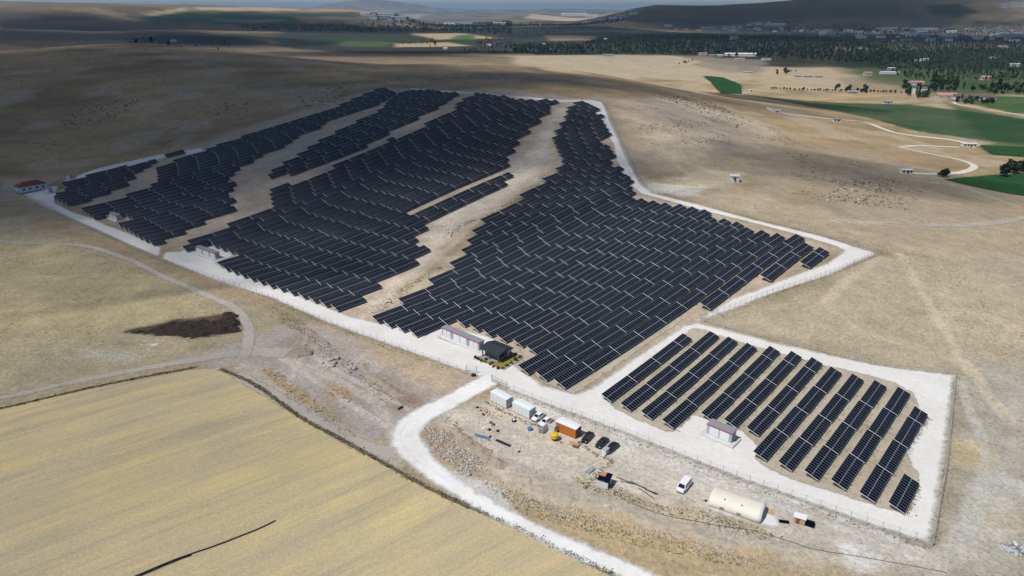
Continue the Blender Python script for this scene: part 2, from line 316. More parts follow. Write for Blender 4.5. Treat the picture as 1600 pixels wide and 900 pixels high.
# ------------------------------------------------------------------ ground
def lin(c): return np.array(srgb(*c))
HILL = (158, 142, 120)
PAINT = [  # (pixel outline, colour, edge softness m, strength, raggedness m)
 # hills and fields near by
 ([(-80,320),(60,330),(230,398),(400,462),(640,560),(600,620),(430,560),(380,520),(300,560),(-80,640)], (170,158,130), 14, 0.9, 18),
 ([(-80,380),(130,380),(260,430),(330,470),(350,500),(200,520),(-80,520)], (172,158,122), 8, 0.7, 14),
 ([(60,338),(235,402),(420,468),(560,525),(640,560),(600,580),(470,500),(380,470),(240,420),(40,352)], (158,136,108), 6, 0.8, 8),
 ([(1000,280),(1150,300),(1300,330),(1640,345),(1640,640),(1500,590),(1380,395),(1200,340),(1030,300)], (180,163,138), 12, 0.95, 16),
 ([(1090,507),(1300,440),(1376,400),(1640,400),(1640,700),(1500,590),(1300,555)], (180,166,142), 6, 0.9, 8),
 ([(1490,590),(1640,560),(1640,920),(1300,900),(1455,855)], (170,165,152), 10, 0.9, 12),
 ([(1180,215),(1330,230),(1450,260),(1590,300),(1560,345),(1400,340),(1250,300),(1170,270)], (166,150,128), 22, 0.75, 30),
 ([(1290,300),(1440,320),(1470,345),(1340,335)], (172,156,134), 8, 0.6, 10),
 ([(960,160),(1060,155),(1200,195),(1180,240),(1040,250),(985,210)], (204,186,160), 25, 0.9, 30),
 ([(560,100),(760,98),(900,112),(960,130),(800,140),(600,128)], (172,150,118), 20, 0.6, 25),
 ([(800,78),(1000,80),(1130,100),(1180,120),(1120,135),(1000,120),(880,112),(800,95)], (186,170,142), 18, 0.85, 30),
 ([(1180,105),(1300,100),(1400,125),(1410,140),(1300,142),(1190,138)], (186,168,138), 10, 0.8, 18),
 # the farm's own ground
 ([(84,300),(250,244),(600,136),(720,141),(930,158),(1000,303),(1302,386),(1100,515),(890,610),(760,545),(560,505),(340,415)], (186,170,150), 6, 0.95, 3),
 ([(560,500),(650,400),(680,335),(800,268),(870,170),(905,165),(860,230),(850,275),(740,345),(660,440)], (214,200,180), 5, 0.9, 6),
 ([(610,455),(655,425),(700,375),(760,340),(845,290),(840,296),(770,345),(715,395),(660,440),(620,462)], (138,128,92), 3, 0.65, 4),
 ([(930,610),(1090,505),(1430,590),(1450,660),(1410,800),(1180,720)], (178,162,136), 3, 0.9, 2),
 # dusty yards and tracks
 ([(380,530),(470,500),(560,535),(640,600),(720,580),(760,592),(690,640),(620,690),(560,690),(430,590),(300,560)], (172,163,156), 5, 0.95, 8),
 ([(560,525),(640,552),(740,585),(745,595),(700,625),(660,600),(600,560)], (184,164,140), 4, 0.8, 6),
 ([(600,590),(660,618),(668,632),(625,640),(600,612)], (146,122,104), 3, 0.8, 4),
 ([(420,560),(465,500),(490,520),(470,560)], (160,140,122), 4, 0.6, 5),
 ([(700,640),(790,612),(960,668),(1150,750),(1455,856),(1480,900),(1200,885),(960,830),(800,770),(690,700)], (194,184,168), 4, 0.95, 5),
 ([(740,598),(800,612),(960,672),(1100,728),(1080,732),(960,692),(900,670),(830,638),(786,612)], (222,215,206), 2.5, 0.85, 3),
 ([(940,690),(1100,735),(1300,800),(1455,856),(1500,830),(1560,740),(1600,760),(1560,860),(1480,892),(1330,850),(1130,775),(980,730)], (190,185,174), 5, 0.8, 6),
 ([(960,690),(1000,690),(1110,745),(1100,790),(1060,775),(990,735)], (204,196,182), 4, 0.7, 6),
 ([(660,660),(720,690),(760,730),(700,740),(660,700)], (176,152,128), 3, 0.85, 5),
 ([(740,745),(860,790),(1000,830),(1200,880),(1400,905),(1000,905),(820,815)], (180,160,126), 3, 0.8, 6),
 ([(760,748),(840,770),(960,800),(1100,840),(1200,870),(1150,872),(950,830),(800,775)], (188,162,120), 2.5, 0.65, 5),
 ([(700,735),(760,750),(810,790),(790,800),(720,760)], (198,196,192), 2, 0.8, 3),
 ([(1310,850),(1380,862),(1390,885),(1340,890)], (222,220,214), 2, 0.8, 4),
 ([(410,575),(440,590),(510,640),(560,690),(520,670),(440,615)], (176,150,102), 2, 0.7, 3),
 ([(505,600),(545,605),(550,628),(520,625)], (184,154,110), 2, 0.7, 3),
 ([(195,518),(270,500),(360,488),(378,500),(375,520),(300,530),(250,525)], (62,48,42), 2.0, 0.95, 4),
 ([(130,545),(200,555),(210,563),(150,560)], (178,172,160), 2, 0.8, 3),
 ([(220,538),(250,535),(245,542)], (228,222,210), 1.2, 0.9, 1.5),
 ([(1150,800),(1180,810),(1180,830),(1120,815)], (160,146,116), 2, 0.6, 3),
 ([(900,750),(1000,770),(1100,800),(1080,815),(940,780)], (168,150,122), 2, 0.6, 4),
 ([(1480,680),(1540,700),(1530,730),(1480,725)], (190,166,116), 3, 0.55, 4),
 ([(1540,800),(1640,815),(1640,830),(1545,818)], (190,166,124), 3, 0.5, 4),
 ([(1090,262),(1160,272),(1150,290),(1060,300),(1010,296),(1060,282)], (202,186,160), 5, 0.7, 8),
 ([(1010,288),(1100,292),(1085,305),(1020,303)], (212,206,196), 4, 0.8, 5),
 ([(0,280),(80,282),(60,300),(0,312)], (200,194,184), 6, 0.45, 8),
 # green fields
 ([(1098,118),(1130,121),(1160,135),(1155,146),(1126,147)], (26,66,36), 4, 0.95, 4),
 ([(1160,147),(1300,160),(1420,163),(1640,190),(1640,225),(1560,222),(1430,205),(1350,183),(1220,158)], (40,76,44), 6, 0.9, 8),
 ([(1340,184),(1420,195),(1520,215),(1640,222),(1640,215),(1430,192)], (66,92,58), 8, 0.5, 10),
 ([(1475,160),(1640,196),(1640,235),(1550,232)], (26,68,34), 8, 0.7, 10),
 ([(1528,226),(1640,232),(1640,248),(1545,241)], (26,70,30), 3, 0.95, 3),
 ([(1472,280),(1560,272),(1640,270),(1640,312),(1570,301)], (26,80,28), 2, 1.0, 2),
 ([(1450,148),(1640,152),(1640,178),(1580,176)], (40,88,38), 6, 0.9, 8),
 ([(1500,128),(1575,130),(1570,140),(1500,140)], (44,96,40), 8, 0.9, 10),
 ([(1300,85),(1640,80),(1640,150),(1450,148),(1340,120),(1310,105)], (56,80,46), 30, 0.88, 40),
 ([(1380,97),(1415,98),(1420,102),(1380,101)], (186,160,124), 6, 0.8, 8),
 ([(1310,120),(1420,128),(1415,140),(1330,141)], (120,108,84), 8, 0.5, 12),
 # valley behind the ridge
 ([(760,80),(1640,78),(1640,110),(1180,104),(1100,87),(760,86)], (36,46,36), 20, 0.92, 30),
 ([(440,48),(900,40),(1300,55),(1300,84),(560,84),(430,72)], (40,50,46), 24, 0.9, 32),
 ([(640,52),(720,52),(780,60),(680,62)], (196,170,130), 25, 0.8, 30),
 ([(715,55),(740,54),(745,62),(700,62)], (52,110,50), 15, 0.9, 15),
 ([(850,55),(930,56),(925,63),(860,64)], (150,130,104), 20, 0.8, 25),
 ([(615,68),(700,66),(740,72),(620,74)], (198,176,132), 15, 0.8, 20),
 ([(540,62),(620,66),(600,73),(520,72)], (84,104,58), 20, 0.7, 30),
 ([(740,83),(830,84),(830,89),(700,86)], (206,182,140), 15, 0.7, 20),
 ([(450,35),(510,36),(505,40),(455,39)], (190,160,124), 24, 0.8, 24),
 ([(300,50),(440,52),(430,72),(200,66),(190,58)], (44,60,48), 40, 0.75, 60),
 ([(0,45),(180,42),(300,50),(200,62),(0,62)], (92,84,76), 24, 0.7, 32),
 ([(70,26),(160,27),(155,33),(70,31)], (40,62,46), 24, 0.8, 24),
 ([(215,27),(290,18),(340,20),(460,25),(480,38),(330,40),(240,36)], (40,78,54), 32, 0.9, 32),
 ([(160,22),(200,30),(215,31),(150,15)], (214,190,150), 24, 0.7, 24),
 ([(220,24),(290,12),(290,17),(235,26)], (214,186,150), 24, 0.8, 24),
 ([(480,16),(600,15),(680,22),(660,26),(560,22)], (176,148,120), 48, 0.7, 48),
 ([(600,17),(1000,14),(980,26),(860,30),(700,30),(600,24)], (150,150,140), 80, 0.8, 80),
 ([(830,17),(990,16),(940,27),(820,28)], (206,182,152), 60, 0.8, 60),
 ([(930,38),(1040,36),(1100,46),(1260,54),(1180,56),(1050,50)], (176,154,122), 24, 0.7, 32),
 ([(1000,34),(1600,36),(1640,60),(1300,58),(1060,48)], (118,110,108), 40, 0.6, 48),
 ([(1450,12),(1530,4),(1640,-6),(1640,30),(1540,32)], (190,166,132), 60, 0.8, 60),
 ([(1445,10),(1500,6),(1530,18),(1500,27),(1460,24)], (56,62,50), 32, 0.85, 32),
 ([(1500,47),(1640,40),(1640,58),(1520,58)], (150,142,134), 24, 0.5, 24),
 ([(0,30),(70,26),(200,32),(330,40),(560,38),(560,44),(300,47),(0,42)], (86,74,66), 20, 0.7, 30),
 ([(0,16),(60,12),(110,16),(60,22),(0,24)], (150,132,108), 20, 0.6, 30),
 ([(60,10),(150,12),(210,24),(190,28),(120,18)], (190,166,132), 16, 0.7, 20),
 ([(150,9),(240,10),(290,13),(240,18),(190,17)], (112,98,84), 20, 0.7, 30),
 ([(300,11),(430,12),(480,16),(400,18),(320,16)], (196,172,138), 20, 0.7, 30),
 ([(340,18),(470,20),(600,22),(600,30),(430,28),(330,24)], (44,62,54), 25, 0.75, 40),
 ([(330,30),(440,31),(430,34),(340,34)], (120,112,98), 20, 0.7, 25),
 ([(400,36),(560,40),(560,46),(410,43)], (40,56,50), 25, 0.7, 40),
 ([(95,41),(190,42),(330,50),(320,58),(200,54),(90,46)], (62,60,54), 25, 0.7, 40),
 ([(250,56),(370,58),(430,66),(350,72),(240,68),(200,60)], (34,46,38), 20, 0.85, 25),
 ([(520,58),(640,60),(640,64),(500,66),(440,64)], (50,72,46), 20, 0.8, 25),
 ([(660,24),(800,30),(800,34),(640,32)], (92,84,80), 25, 0.6, 40),
 ([(1280,57),(1640,58),(1640,84),(1300,72)], (56,60,52), 25, 0.85, 40),  # shade painted into the colour over the brightly lit field stripes
 ([(1090,88),(1200,94),(1195,112),(1140,114),(1090,104)], (140,130,118), 14, 0.75, 25),  # grey shading on top of the tan ridge, painted into the soil colour
 ([(780,112),(900,118),(960,128),(860,130),(700,124)], (142,130,112), 16, 0.5, 25),
 ([(1000,18),(1080,10),(1200,14),(1360,12),(1400,26),(1200,32),(1040,30)], (96,92,80), 60, 0.6, 120),
 ([(1180,30),(1400,28),(1500,34),(1300,38),(1150,37)], (132,120,100), 40, 0.6, 80),
]
LINES = [  # soft dust lines painted into the soil: pixels, width m, colour, strength
 ([(1408,398),(1440,455),(1500,555),(1540,610),(1580,660)], 3.2, (196,182,158), 0.8),
 ([(1376,402),(1310,450),(1290,475)], 3.0, (196,180,154), 0.6),
 ([(1290,475),(1350,520),(1480,560)], 2.2, (194,178,152), 0.5),
 ([(1640,335),(1590,342),(1540,350),(1440,352),(1300,345)], 4.0, (190,182,170), 0.7),
 ([(1590,322),(1500,290),(1420,280)], 3.0, (186,176,160), 0.7),
 ([(1000,215),(1040,245),(1090,280)], 4.0, (194,174,146), 0.7),
 ([(950,190),(975,235),(1010,285)], 5.0, (178,164,146), 0.7),
 ([(750,705),(850,748),(930,775),(1050,815),(1150,838),(1300,860)], 3.0, (172,164,150), 0.8),
 ([(770,640),(860,690),(940,720)], 2.6, (200,186,166), 0.6),
 ([(1600,760),(1560,742),(1530,760),(1520,800),(1500,850),(1460,885)], 3.4, (188,184,174), 0.7),
 ([(900,660),(1050,715),(1250,790),(1450,862)], 2.6, (178,170,158), 0.6),
 ([(440,560),(520,590),(590,630),(620,690)], 2.8, (196,186,170), 0.6),
 ([(380,575),(470,640),(560,690),(620,720)], 4.0, (184,174,158), 0.8),
 ([(400,330),(440,380),(400,420)], 2.0, (190,172,150), 0.5),
 ([(640,440),(740,350),(860,260),(870,190)], 3.0, (198,178,156), 0.7),
 ([(470,545),(520,575),(600,620),(640,640)], 1.6, (200,193,184), 0.7), ([(390,540),(440,560),(500,600),(560,640),(610,670)], 1.6, (198,190,180), 0.7), ([(480,520),(470,560),(450,600)], 1.6, (196,188,178), 0.6),
 ([(760,660),(840,700),(930,735),(1050,790)], 2.0, (206,196,180), 0.6), ([(960,680),(1100,735),(1300,805),(1440,862)], 1.4, (206,202,194), 0.7), ([(955,690),(1095,745),(1290,815),(1430,872)], 1.4, (206,202,194), 0.7),
 ([(1500,600),(1540,700),(1530,800)], 2.0, (188,184,172), 0.6), ([(1500,690),(1600,690)], 2.0, (184,180,168), 0.5),
 ([(0,40),(150,60),(400,75)], 12.0, (120,104,88), 0.5),
]
def build_ground():
    rr = np.concatenate([np.arange(12, 90, 3.0), np.arange(90, 300, 1.0), np.arange(300, 700, 2.2), np.arange(700, 1300, 6.0), 1300 * 1.017 ** np.arange(0, 186)])
    az = np.radians(np.concatenate([np.arange(-180, -44, 4.0), np.arange(-44, 44, 0.22), np.arange(44, 180.1, 4.0)]))
    A, B = np.meshgrid(az, rr); x = (B * np.sin(A)).ravel(); y = (B * np.cos(A)).ravel(); z = terr(x, y)
    nr, na = len(rr), len(az); i = np.arange(nr - 1)[:, None] * na + np.arange(na - 1)[None]
    F = np.stack([i, i + 1, i + 1 + na, i + na], -1).reshape(-1, 4)[:, ::-1]
    # centre fan closes the hole below the camera
    V = np.c_[x, y, z]
    r = np.hypot(x, y)
    c = np.tile(lin(HILL), (len(x), 1))
    n1 = fbm(x / 45, y / 45, 4, 1)[:, None]; n2 = fbm(x / 160, y / 160, 4, 2)[:, None]; n3 = fbm(x / 900, y / 900, 3, 4)[:, None]
    c = c * (0.72 + 0.56 * n1); c = c * (1 - 0.45 * n2) + 0.45 * n2 * lin((150, 138, 100))
    tt = R(20); ua = x * math.cos(tt) + y * math.sin(tt); va = -x * math.sin(tt) + y * math.cos(tt)
    st = fbm(ua / 90, va / 22, 5, 70)[:, None]; hm = (sstep(420, 600, r) * (1 - sstep(1100, 1500, r)))[:, None]
    c = c * (1 - hm + hm * (0.55 + 0.95 * st) * np.array([1.10, 1.0, 0.86])); pp = (hm[:, 0] * sstep(0.56, 0.72, fbm(x / 38, y / 38, 4, 75)))[:, None] * 0.55; c = c * (1 - pp) + pp * lin((186, 172, 148))
    far = sstep(1300, 1900, r)[:, None]
    fc = lin((104, 96, 78)) * (1 - n3) + n3 * lin((150, 128, 100)); c = c * (1 - far) + far * fc * (0.75 + 0.5 * n1)
    # field mosaic of the plain
    th = 0.5; u = x * math.cos(th) + y * math.sin(th); v = -x * math.sin(th) + y * math.cos(th)
    cu = np.floor(u / 420 + 0.6 * vnoise(v / 900, u / 2000, 7)); cv = np.floor(v / 260 + 0.5 * vnoise(u / 800, v / 2000, 8))
    k = _perm[(cu.astype(int) * 7 + 3) & 255, (cv.astype(int) * 13 + 5) & 255]
    pal = np.array([lin(q) for q in [(58,72,50),(120,106,80),(176,152,116),(66,84,54),(140,124,96),(92,92,66)]])
    fm = sstep(2600, 3600, r)[:, None] * 0.75 * (far_z(x, y) < 25)[:, None]
    c = c * (1 - fm) + fm * pal[(k * 6).astype(int)]
    mt = (sstep(5, 40, far_z(x, y)) * sstep(2000, 3000, r))[:, None]
    c = c * (1 - 0.8 * mt) + 0.8 * mt * lin((128, 118, 98)) * (0.45 + 1.1 * fbm(x / 260, y / 420, 5, 11)[:, None])
    w1 = fbm(x / 9, y / 9, 3, 12) - 0.5; w2 = fbm(x / 60, y / 60, 3, 13) - 0.5
    for pts, col, soft, stg, rag in PAINT:
        P = ats(pts)[:, :2]; mg = soft + rag
        m = (x > P[:, 0].min() - mg) & (x < P[:, 0].max() + mg) & (y > P[:, 1].min() - mg) & (y < P[:, 1].max() + mg)
        if not m.any(): continue
        sd = poly_sd(x[m], y[m], P) + rag * 1.6 * (w1[m] if rag < 20 else w2[m])
        a = (stg * sstep(-soft, soft, sd))[:, None] * (0.82 + 0.36 * n1[m] * 0.9)
        a = np.clip(a, 0, 1); c[m] = c[m] * (1 - a) + a * lin(col) * (0.84 + 0.32 * fbm(x[m] / 14, y[m] / 14, 3, 17)[:, None])
    for pts, wd, col, stg in LINES:
        P = ats(pts)[:, :2]; d = np.full(len(x), 1e9)
        m = (x > P[:, 0].min() - 20) & (x < P[:, 0].max() + 20) & (y > P[:, 1].min() - 20) & (y < P[:, 1].max() + 20)
        xm, ym = x[m], y[m]; dm = np.full(len(xm), 1e18)
        for q in range(len(P) - 1):
            e = P[q + 1] - P[q]; t = np.clip(((xm - P[q][0]) * e[0] + (ym - P[q][1]) * e[1]) / (e @ e + 1e-9), 0, 1)
            dm = np.minimum(dm, (xm - P[q][0] - t * e[0]) ** 2 + (ym - P[q][1] - t * e[1]) ** 2)
        dm = np.sqrt(dm) + 1.5 * w1[m]
        a = (stg * (1 - sstep(wd * 0.35, wd * 0.8, dm)))[:, None]; c[m] = c[m] * (1 - a) + a * lin(col)
    b = NB("earth"); at_ = b.n("ShaderNodeAttribute", attribute_name="albedo")
    nA = b.noise(0.9, 6, 0.65); nB = b.noise(0.16, 5, 0.6); nC = b.noise(4.0, 3, 0.6)
    k1 = b.mapr(nA, 0.3, 0.7, 0.74, 1.24); k2 = b.mapr(nB, 0.3, 0.7, 0.86, 1.14); k3 = b.mapr(nC, 0.35, 0.7, 0.9, 1.12)
    k = b.math('MULTIPLY', b.math('MULTIPLY', k1, k2), k3)
    cc = b.n("ShaderNodeVectorMath", operation='SCALE'); b.l(at_.outputs["Color"], cc.inputs[0]); b.l(k, cc.inputs["Scale"])
    # olive dry tufts and pale stones as small flecks
    fl = b.mapr(b.noise(1.7, 2, 0.5), 0.60, 0.68, 0.0, 0.45)
    c2 = b.mix(fl, cc.outputs[0], (0.10, 0.085, 0.045)); st = b.mapr(b.noise(2.6, 2, 0.5), 0.68, 0.74, 0.0, 0.5)
    b.color(b.mix(st, c2, (0.5, 0.44, 0.36))); b.rough(0.95); b.spec(0.1)
    b.bump(b.math('ADD', nA, b.math('MULTIPLY', nB, 1.5)), 0.55, 0.5)
    o = tri_obj("ground", V, F, b.m); o.data.polygons.foreach_set("use_smooth", np.ones(len(F), dtype=bool))
    at2 = o.data.color_attributes.new("albedo", 'FLOAT_COLOR', 'POINT')
    at2.data.foreach_set("color", np.c_[np.clip(c, 0, 1), np.ones(len(c))].astype(np.float32).ravel())
    tag(o, None, None, None, "structure"); return o
build_ground()

# ------------------------------------------------------------------ sheets laid on the ground
def edge_mat(name, cols, rough=0.95, nscale=1.2, rag=1.4, soft=0.7, base=0.0, extra=None, bump=0.3):
    """soil or gravel whose rim breaks up raggedly into the ground below"""
    b = NB(name); f = b.noise(nscale, 6, 0.6); g = b.noise(0.08, 4, 0.55)
    c = b.ramp(b.math('ADD', b.math('MULTIPLY', f, 0.55), b.math('MULTIPLY', g, 0.45)), cols)
    if extra: c = extra(b, c)
    b.color(c); b.rough(rough); b.spec(0.12); b.bump(f, bump, 0.15)
    e = b.n("ShaderNodeAttribute", attribute_name="rim")
    nn = b.noise(0.45, 5, 0.65)
    d = b.math('ADD', e.outputs["Fac"], b.math('MULTIPLY', b.math('SUBTRACT', nn, 0.55 + base), rag * 3.2))
    b.alpha(b.mapr(d, 0.0, soft, 0.0, 1.0)); return b.m
def set_rim(o, d):
    a = o.data.attributes.new("rim", 'FLOAT', 'POINT'); a.data.foreach_set("value", np.asarray(d, dtype=np.float32))
def densify(P, step):
    out = []
    for i in range(len(P)):
        a = P[i]; b = P[(i + 1) % len(P)]; n = max(1, int(math.hypot(b[0] - a[0], b[1] - a[1]) / step))
        out += [a + (b - a) * k / n for k in range(n)]
    return out
def sheet(name, pts, mat, lift=0.03, step=5.0, grow=0.0, world=False):
    P = np.array(pts, float)[:, :2] if world else ats(pts)[:, :2]
    B = densify(P, step); n = len(B); xs = P[:, 0]; ys = P[:, 1]
    gx, gy = np.meshgrid(np.arange(xs.min(), xs.max(), step), np.arange(ys.min(), ys.max(), step * 0.9)); gx = gx + step * 0.5 * (np.arange(gx.shape[0]) % 2)[:, None]
    gx = gx.ravel() + rng.uniform(-.2, .2, gx.size) * step; gy = gy.ravel() + rng.uniform(-.2, .2, gy.size) * step
    m = poly_sd(gx, gy, P) > step * 0.4
    pts2 = [Vector((float(a), float(b))) for a, b in B] + [Vector((float(a), float(b))) for a, b in zip(gx[m], gy[m])]
    r = delaunay_2d_cdt(pts2, [(i, (i + 1) % n) for i in range(n)], [list(range(n))], 1, 1e-4)
    V = np.array([(v.x, v.y) for v in r[0]]); F = [f for f in r[2]]
    o = new_obj(name, np.c_[V, terr(V[:, 0], V[:, 1]) + lift], F, mat, None, None, True)
    if o.data.polygons and o.data.polygons[0].normal.z < 0: o.data.flip_normals()
    set_rim(o, np.abs(poly_sd(V[:, 0], V[:, 1], P))); tag(o, None, None, None, "structure"); return o
def smooth_line(P, step):
    """Catmull-Rom through the points"""
    P = np.asarray(P, float)[:, :2]; Q = np.vstack([2 * P[0] - P[1], P, 2 * P[-1] - P[-2]]); out = []
    for i in range(1, len(Q) - 2):
        n = max(2, int(np.hypot(*(Q[i + 1] - Q[i])) / step))
        for k in range(n):
            t = k / n; a, b, c, d = Q[i - 1], Q[i], Q[i + 1], Q[i + 2]
            out.append(0.5 * (2 * b + (c - a) * t + (2 * a - 5 * b + 4 * c - d) * t * t + (3 * b - a - 3 * c + d) * t ** 3))
    return np.array(out + [P[-1]])
def road(name, pts, widths, mat, lift=0.04, step=3.0, across=9):
    C = smooth_line(ats(pts), step); n = len(C); w = np.interp(np.linspace(0, 1, n), np.linspace(0, 1, len(widths)), widths)
    T = np.gradient(C, axis=0); T /= np.hypot(T[:, 0], T[:, 1])[:, None]; N = np.c_[-T[:, 1], T[:, 0]]
    s = np.linspace(-1, 1, across); V = (C[:, None] + N[:, None] * (s[None, :, None] * w[:, None, None] / 2)).reshape(-1, 2)
    i = np.arange(n - 1)[:, None] * across + np.arange(across - 1)[None]
    F = np.stack([i, i + 1, i + 1 + across, i + across], -1).reshape(-1, 4)
    o = new_obj(name, np.c_[V, terr(V[:, 0], V[:, 1]) + lift], F, mat, None, None, True)
    if o.data.polygons[0].normal.z < 0: o.data.flip_normals()
    set_rim(o, ((1 - np.abs(s))[None] * w[:, None] / 2).ravel()); tag(o, None, None, None, "structure"); return o

def worn(b, c):
    k = b.mapr(b.noise(0.07, 5, 0.65), 0.46, 0.70, 0.0, 0.4); c = b.mix(k, c, (0.60, 0.555, 0.49))
    k2 = b.mapr(b.noise(0.5, 5, 0.7), 0.58, 0.78, 0.0, 0.4); return b.mix(k2, c, (0.52, 0.48, 0.43))
def rutted(b, c):
    e = b.n("ShaderNodeAttribute", attribute_name="rim"); w = b.math('SINE', b.math('MULTIPLY', e.outputs["Fac"], 4.4))
    k = b.math('MULTIPLY', b.mapr(w, 0.2, 1.0, 0.0, 0.28), b.mapr(b.noise(0.15, 4, 0.6), 0.35, 0.6, 0.2, 1.0)); return b.mix(k, worn(b, c), (0.58, 0.55, 0.5))
M_GRAVEL = edge_mat("white_gravel", [(0.25, (0.58, 0.555, 0.51)), (0.5, (0.72, 0.70, 0.66)), (0.75, (0.80, 0.785, 0.75))], nscale=0.8, rag=0.8, soft=1.6, base=-0.12, extra=worn)
M_SOIL = edge_mat("row_soil", [(0.3, (0.27, 0.245, 0.15)), (0.5, (0.44, 0.38, 0.295)), (0.7, (0.52, 0.455, 0.36))], nscale=0.9, rag=0.9)
M_ROAD = edge_mat("white_road", [(0.25, (0.64, 0.62, 0.58)), (0.5, (0.80, 0.785, 0.755)), (0.75, (0.88, 0.87, 0.85))], nscale=0.6, rag=0.8, soft=1.4, extra=rutted)
M_DIRT = edge_mat("grey_dirt", [(0.25, (0.32, 0.28, 0.235)), (0.5, (0.42, 0.375, 0.32)), (0.75, (0.5, 0.455, 0.4))], nscale=0.9, rag=1.0)
M_PALE = edge_mat("pale_dirt", [(0.25, (0.56, 0.50, 0.42)), (0.5, (0.68, 0.62, 0.54)), (0.75, (0.76, 0.71, 0.63))], nscale=0.9, rag=0.5)
M_CROP = edge_mat("green_crop", [(0.3, (0.010, 0.045, 0.012)), (0.5, (0.018, 0.075, 0.018)), (0.7, (0.035, 0.11, 0.026))], nscale=0.25, rag=0.8, bump=0.8)

def stripes(az_deg):
    def ex(b, c):
        mp = b.n("ShaderNodeMapping"); mp.inputs["Rotation"].default_value = (0, 0, R(az_deg)); b.l(b.obj(), mp.inputs["Vector"])
        m2 = b.n("ShaderNodeMapping"); m2.inputs["Scale"].default_value = (0.26, 0.012, 1); b.l(mp.outputs[0], m2.inputs["Vector"])
        s1 = b.noise(1.0, 4, 0.6, m2.outputs[0], 0.3)
        m3 = b.n("ShaderNodeMapping"); m3.inputs["Scale"].default_value = (0.9, 0.05, 1); b.l(mp.outputs[0], m3.inputs["Vector"])
        s2 = b.noise(1.0, 5, 0.7, m3.outputs[0])
        y = b.ramp(b.math('ADD', b.math('MULTIPLY', s1, 0.6), b.math('MULTIPLY', s2, 0.4)), [(0.36, (0.39, 0.33, 0.215)), (0.50, (0.56, 0.45, 0.25)), (0.62, (0.68, 0.53, 0.235))])
        z = b.mix(0.25, y, c); blot = b.mapr(b.noise(0.06, 4, 0.6), 0.35, 0.65, 0.0, 0.4); z = b.mix(blot, z, (0.40, 0.355, 0.27))
        fine = b.mapr(b.noise(2.2, 4, 0.75), 0.3, 0.7, 0.78, 1.2); vs = b.n("ShaderNodeVectorMath", operation='SCALE'); b.l(z, vs.inputs[0]); b.l(fine, vs.inputs["Scale"]); z = vs.outputs[0]
        sp = b.mapr(b.noise(1.1, 3, 0.6), 0.62, 0.72, 0.0, 0.45)
        return b.mix(sp, z, (0.22, 0.18, 0.12))
    return ex
sa = at(20, 735); sb = at(330, 640); AZF = math.degrees(math.atan2(sb[0] - sa[0], sb[1] - sa[1]))
M_STUB = edge_mat("stubble", [(0.3, (0.34, 0.28, 0.18)), (0.5, (0.44, 0.36, 0.22)), (0.7, (0.52, 0.42, 0.25))], nscale=1.5, rag=0.6, extra=stripes(AZF))
sheet("stubble_field", [(-160,668),(0,637),(150,605),(300,577),(345,574),(380,590),(470,652),(540,688),(600,722),(680,766),(760,800),(840,838),(930,880),(1030,930),(600,1300),(-400,1100)], M_STUB, 0.03, 4.0)
sc = at(1200, 520); sd_ = at(1420, 545); AZ2 = math.degrees(math.atan2(sd_[0] - sc[0], sd_[1] - sc[1]))
def furrow(b, c):
    mp = b.n("ShaderNodeMapping"); mp.inputs["Rotation"].default_value = (0, 0, R(AZ2)); b.l(b.obj(), mp.inputs["Vector"])
    m2 = b.n("ShaderNodeMapping"); m2.inputs["Scale"].default_value = (0.5, 0.03, 1); b.l(mp.outputs[0], m2.inputs["Vector"])
    y = b.ramp(b.noise(1.0, 5, 0.65, m2.outputs[0]), [(0.35, (0.31, 0.24, 0.155)), (0.5, (0.43, 0.34, 0.22)), (0.65, (0.52, 0.41, 0.26))])
    return b.mix(0.4, y, c)
M_FALLOW = edge_mat("dry_field", [(0.3, (0.34, 0.265, 0.17)), (0.5, (0.43, 0.345, 0.235)), (0.7, (0.5, 0.4, 0.275))], nscale=1.0, rag=3.0, soft=4.0, extra=furrow)

# white service gravel inside the fence
sheet("service_road", [(33,304),(70,292),(92,290),(86,316),(112,330),(147,341),(168,352),(200,363),(253,386),(250,403),(175,371),(120,347),(60,320)], M_GRAVEL, 0.05, 1.3)
sheet("service_road", [(251,404),(256,394),(280,393),(300,383),(330,376),(372,397),(338,411),(356,419),(400,435),(431,447),(470,463),(506,477),(545,493),(581,502),(631,512),(664,524),(686,508),(764,524),(802,545),(806,570),(850,602),(900,614),(922,606),(965,577),(1000,552),(1040,526),(1068,508),(1090,503),(1200,532),(1307,556),(1375,570),(1450,579),(1494,586),(1487,640),(1480,700),(1467,790),(1457,853),(1350,819),(1250,783),(1150,748),(1050,708),(950,669),(860,636),(790,609),(742,586),(700,573),(640,551),(560,523),(500,500),(420,465),(350,444)], M_GRAVEL, 0.05, 1.3)
sheet("row_soil", [(938,620),(984,590),(1034,556),(1078,512),(1100,514),(1125,523),(1160,534),(1200,546),(1222,552),(1255,561),(1287,569),(1327,578),(1360,586),(1400,597),(1418,608),(1428,612),(1440,640),(1434,662),(1420,690),(1418,705),(1428,725),(1440,745),(1438,768),(1424,802),(1390,800),(1330,780),(1290,768),(1250,755),(1205,738),(1176,716),(1180,696),(1150,668),(1085,650),(1050,680),(1000,660),(960,640)], M_SOIL, 0.09, 1.3)
sheet("row_soil", [(676,509),(712,504),(732,509),(800,534),(812,548),(818,575),(850,600),(898,618),(940,590),(1000,548),(1070,500),(1040,480),(800,470)], M_SOIL, 0.09, 1.5)
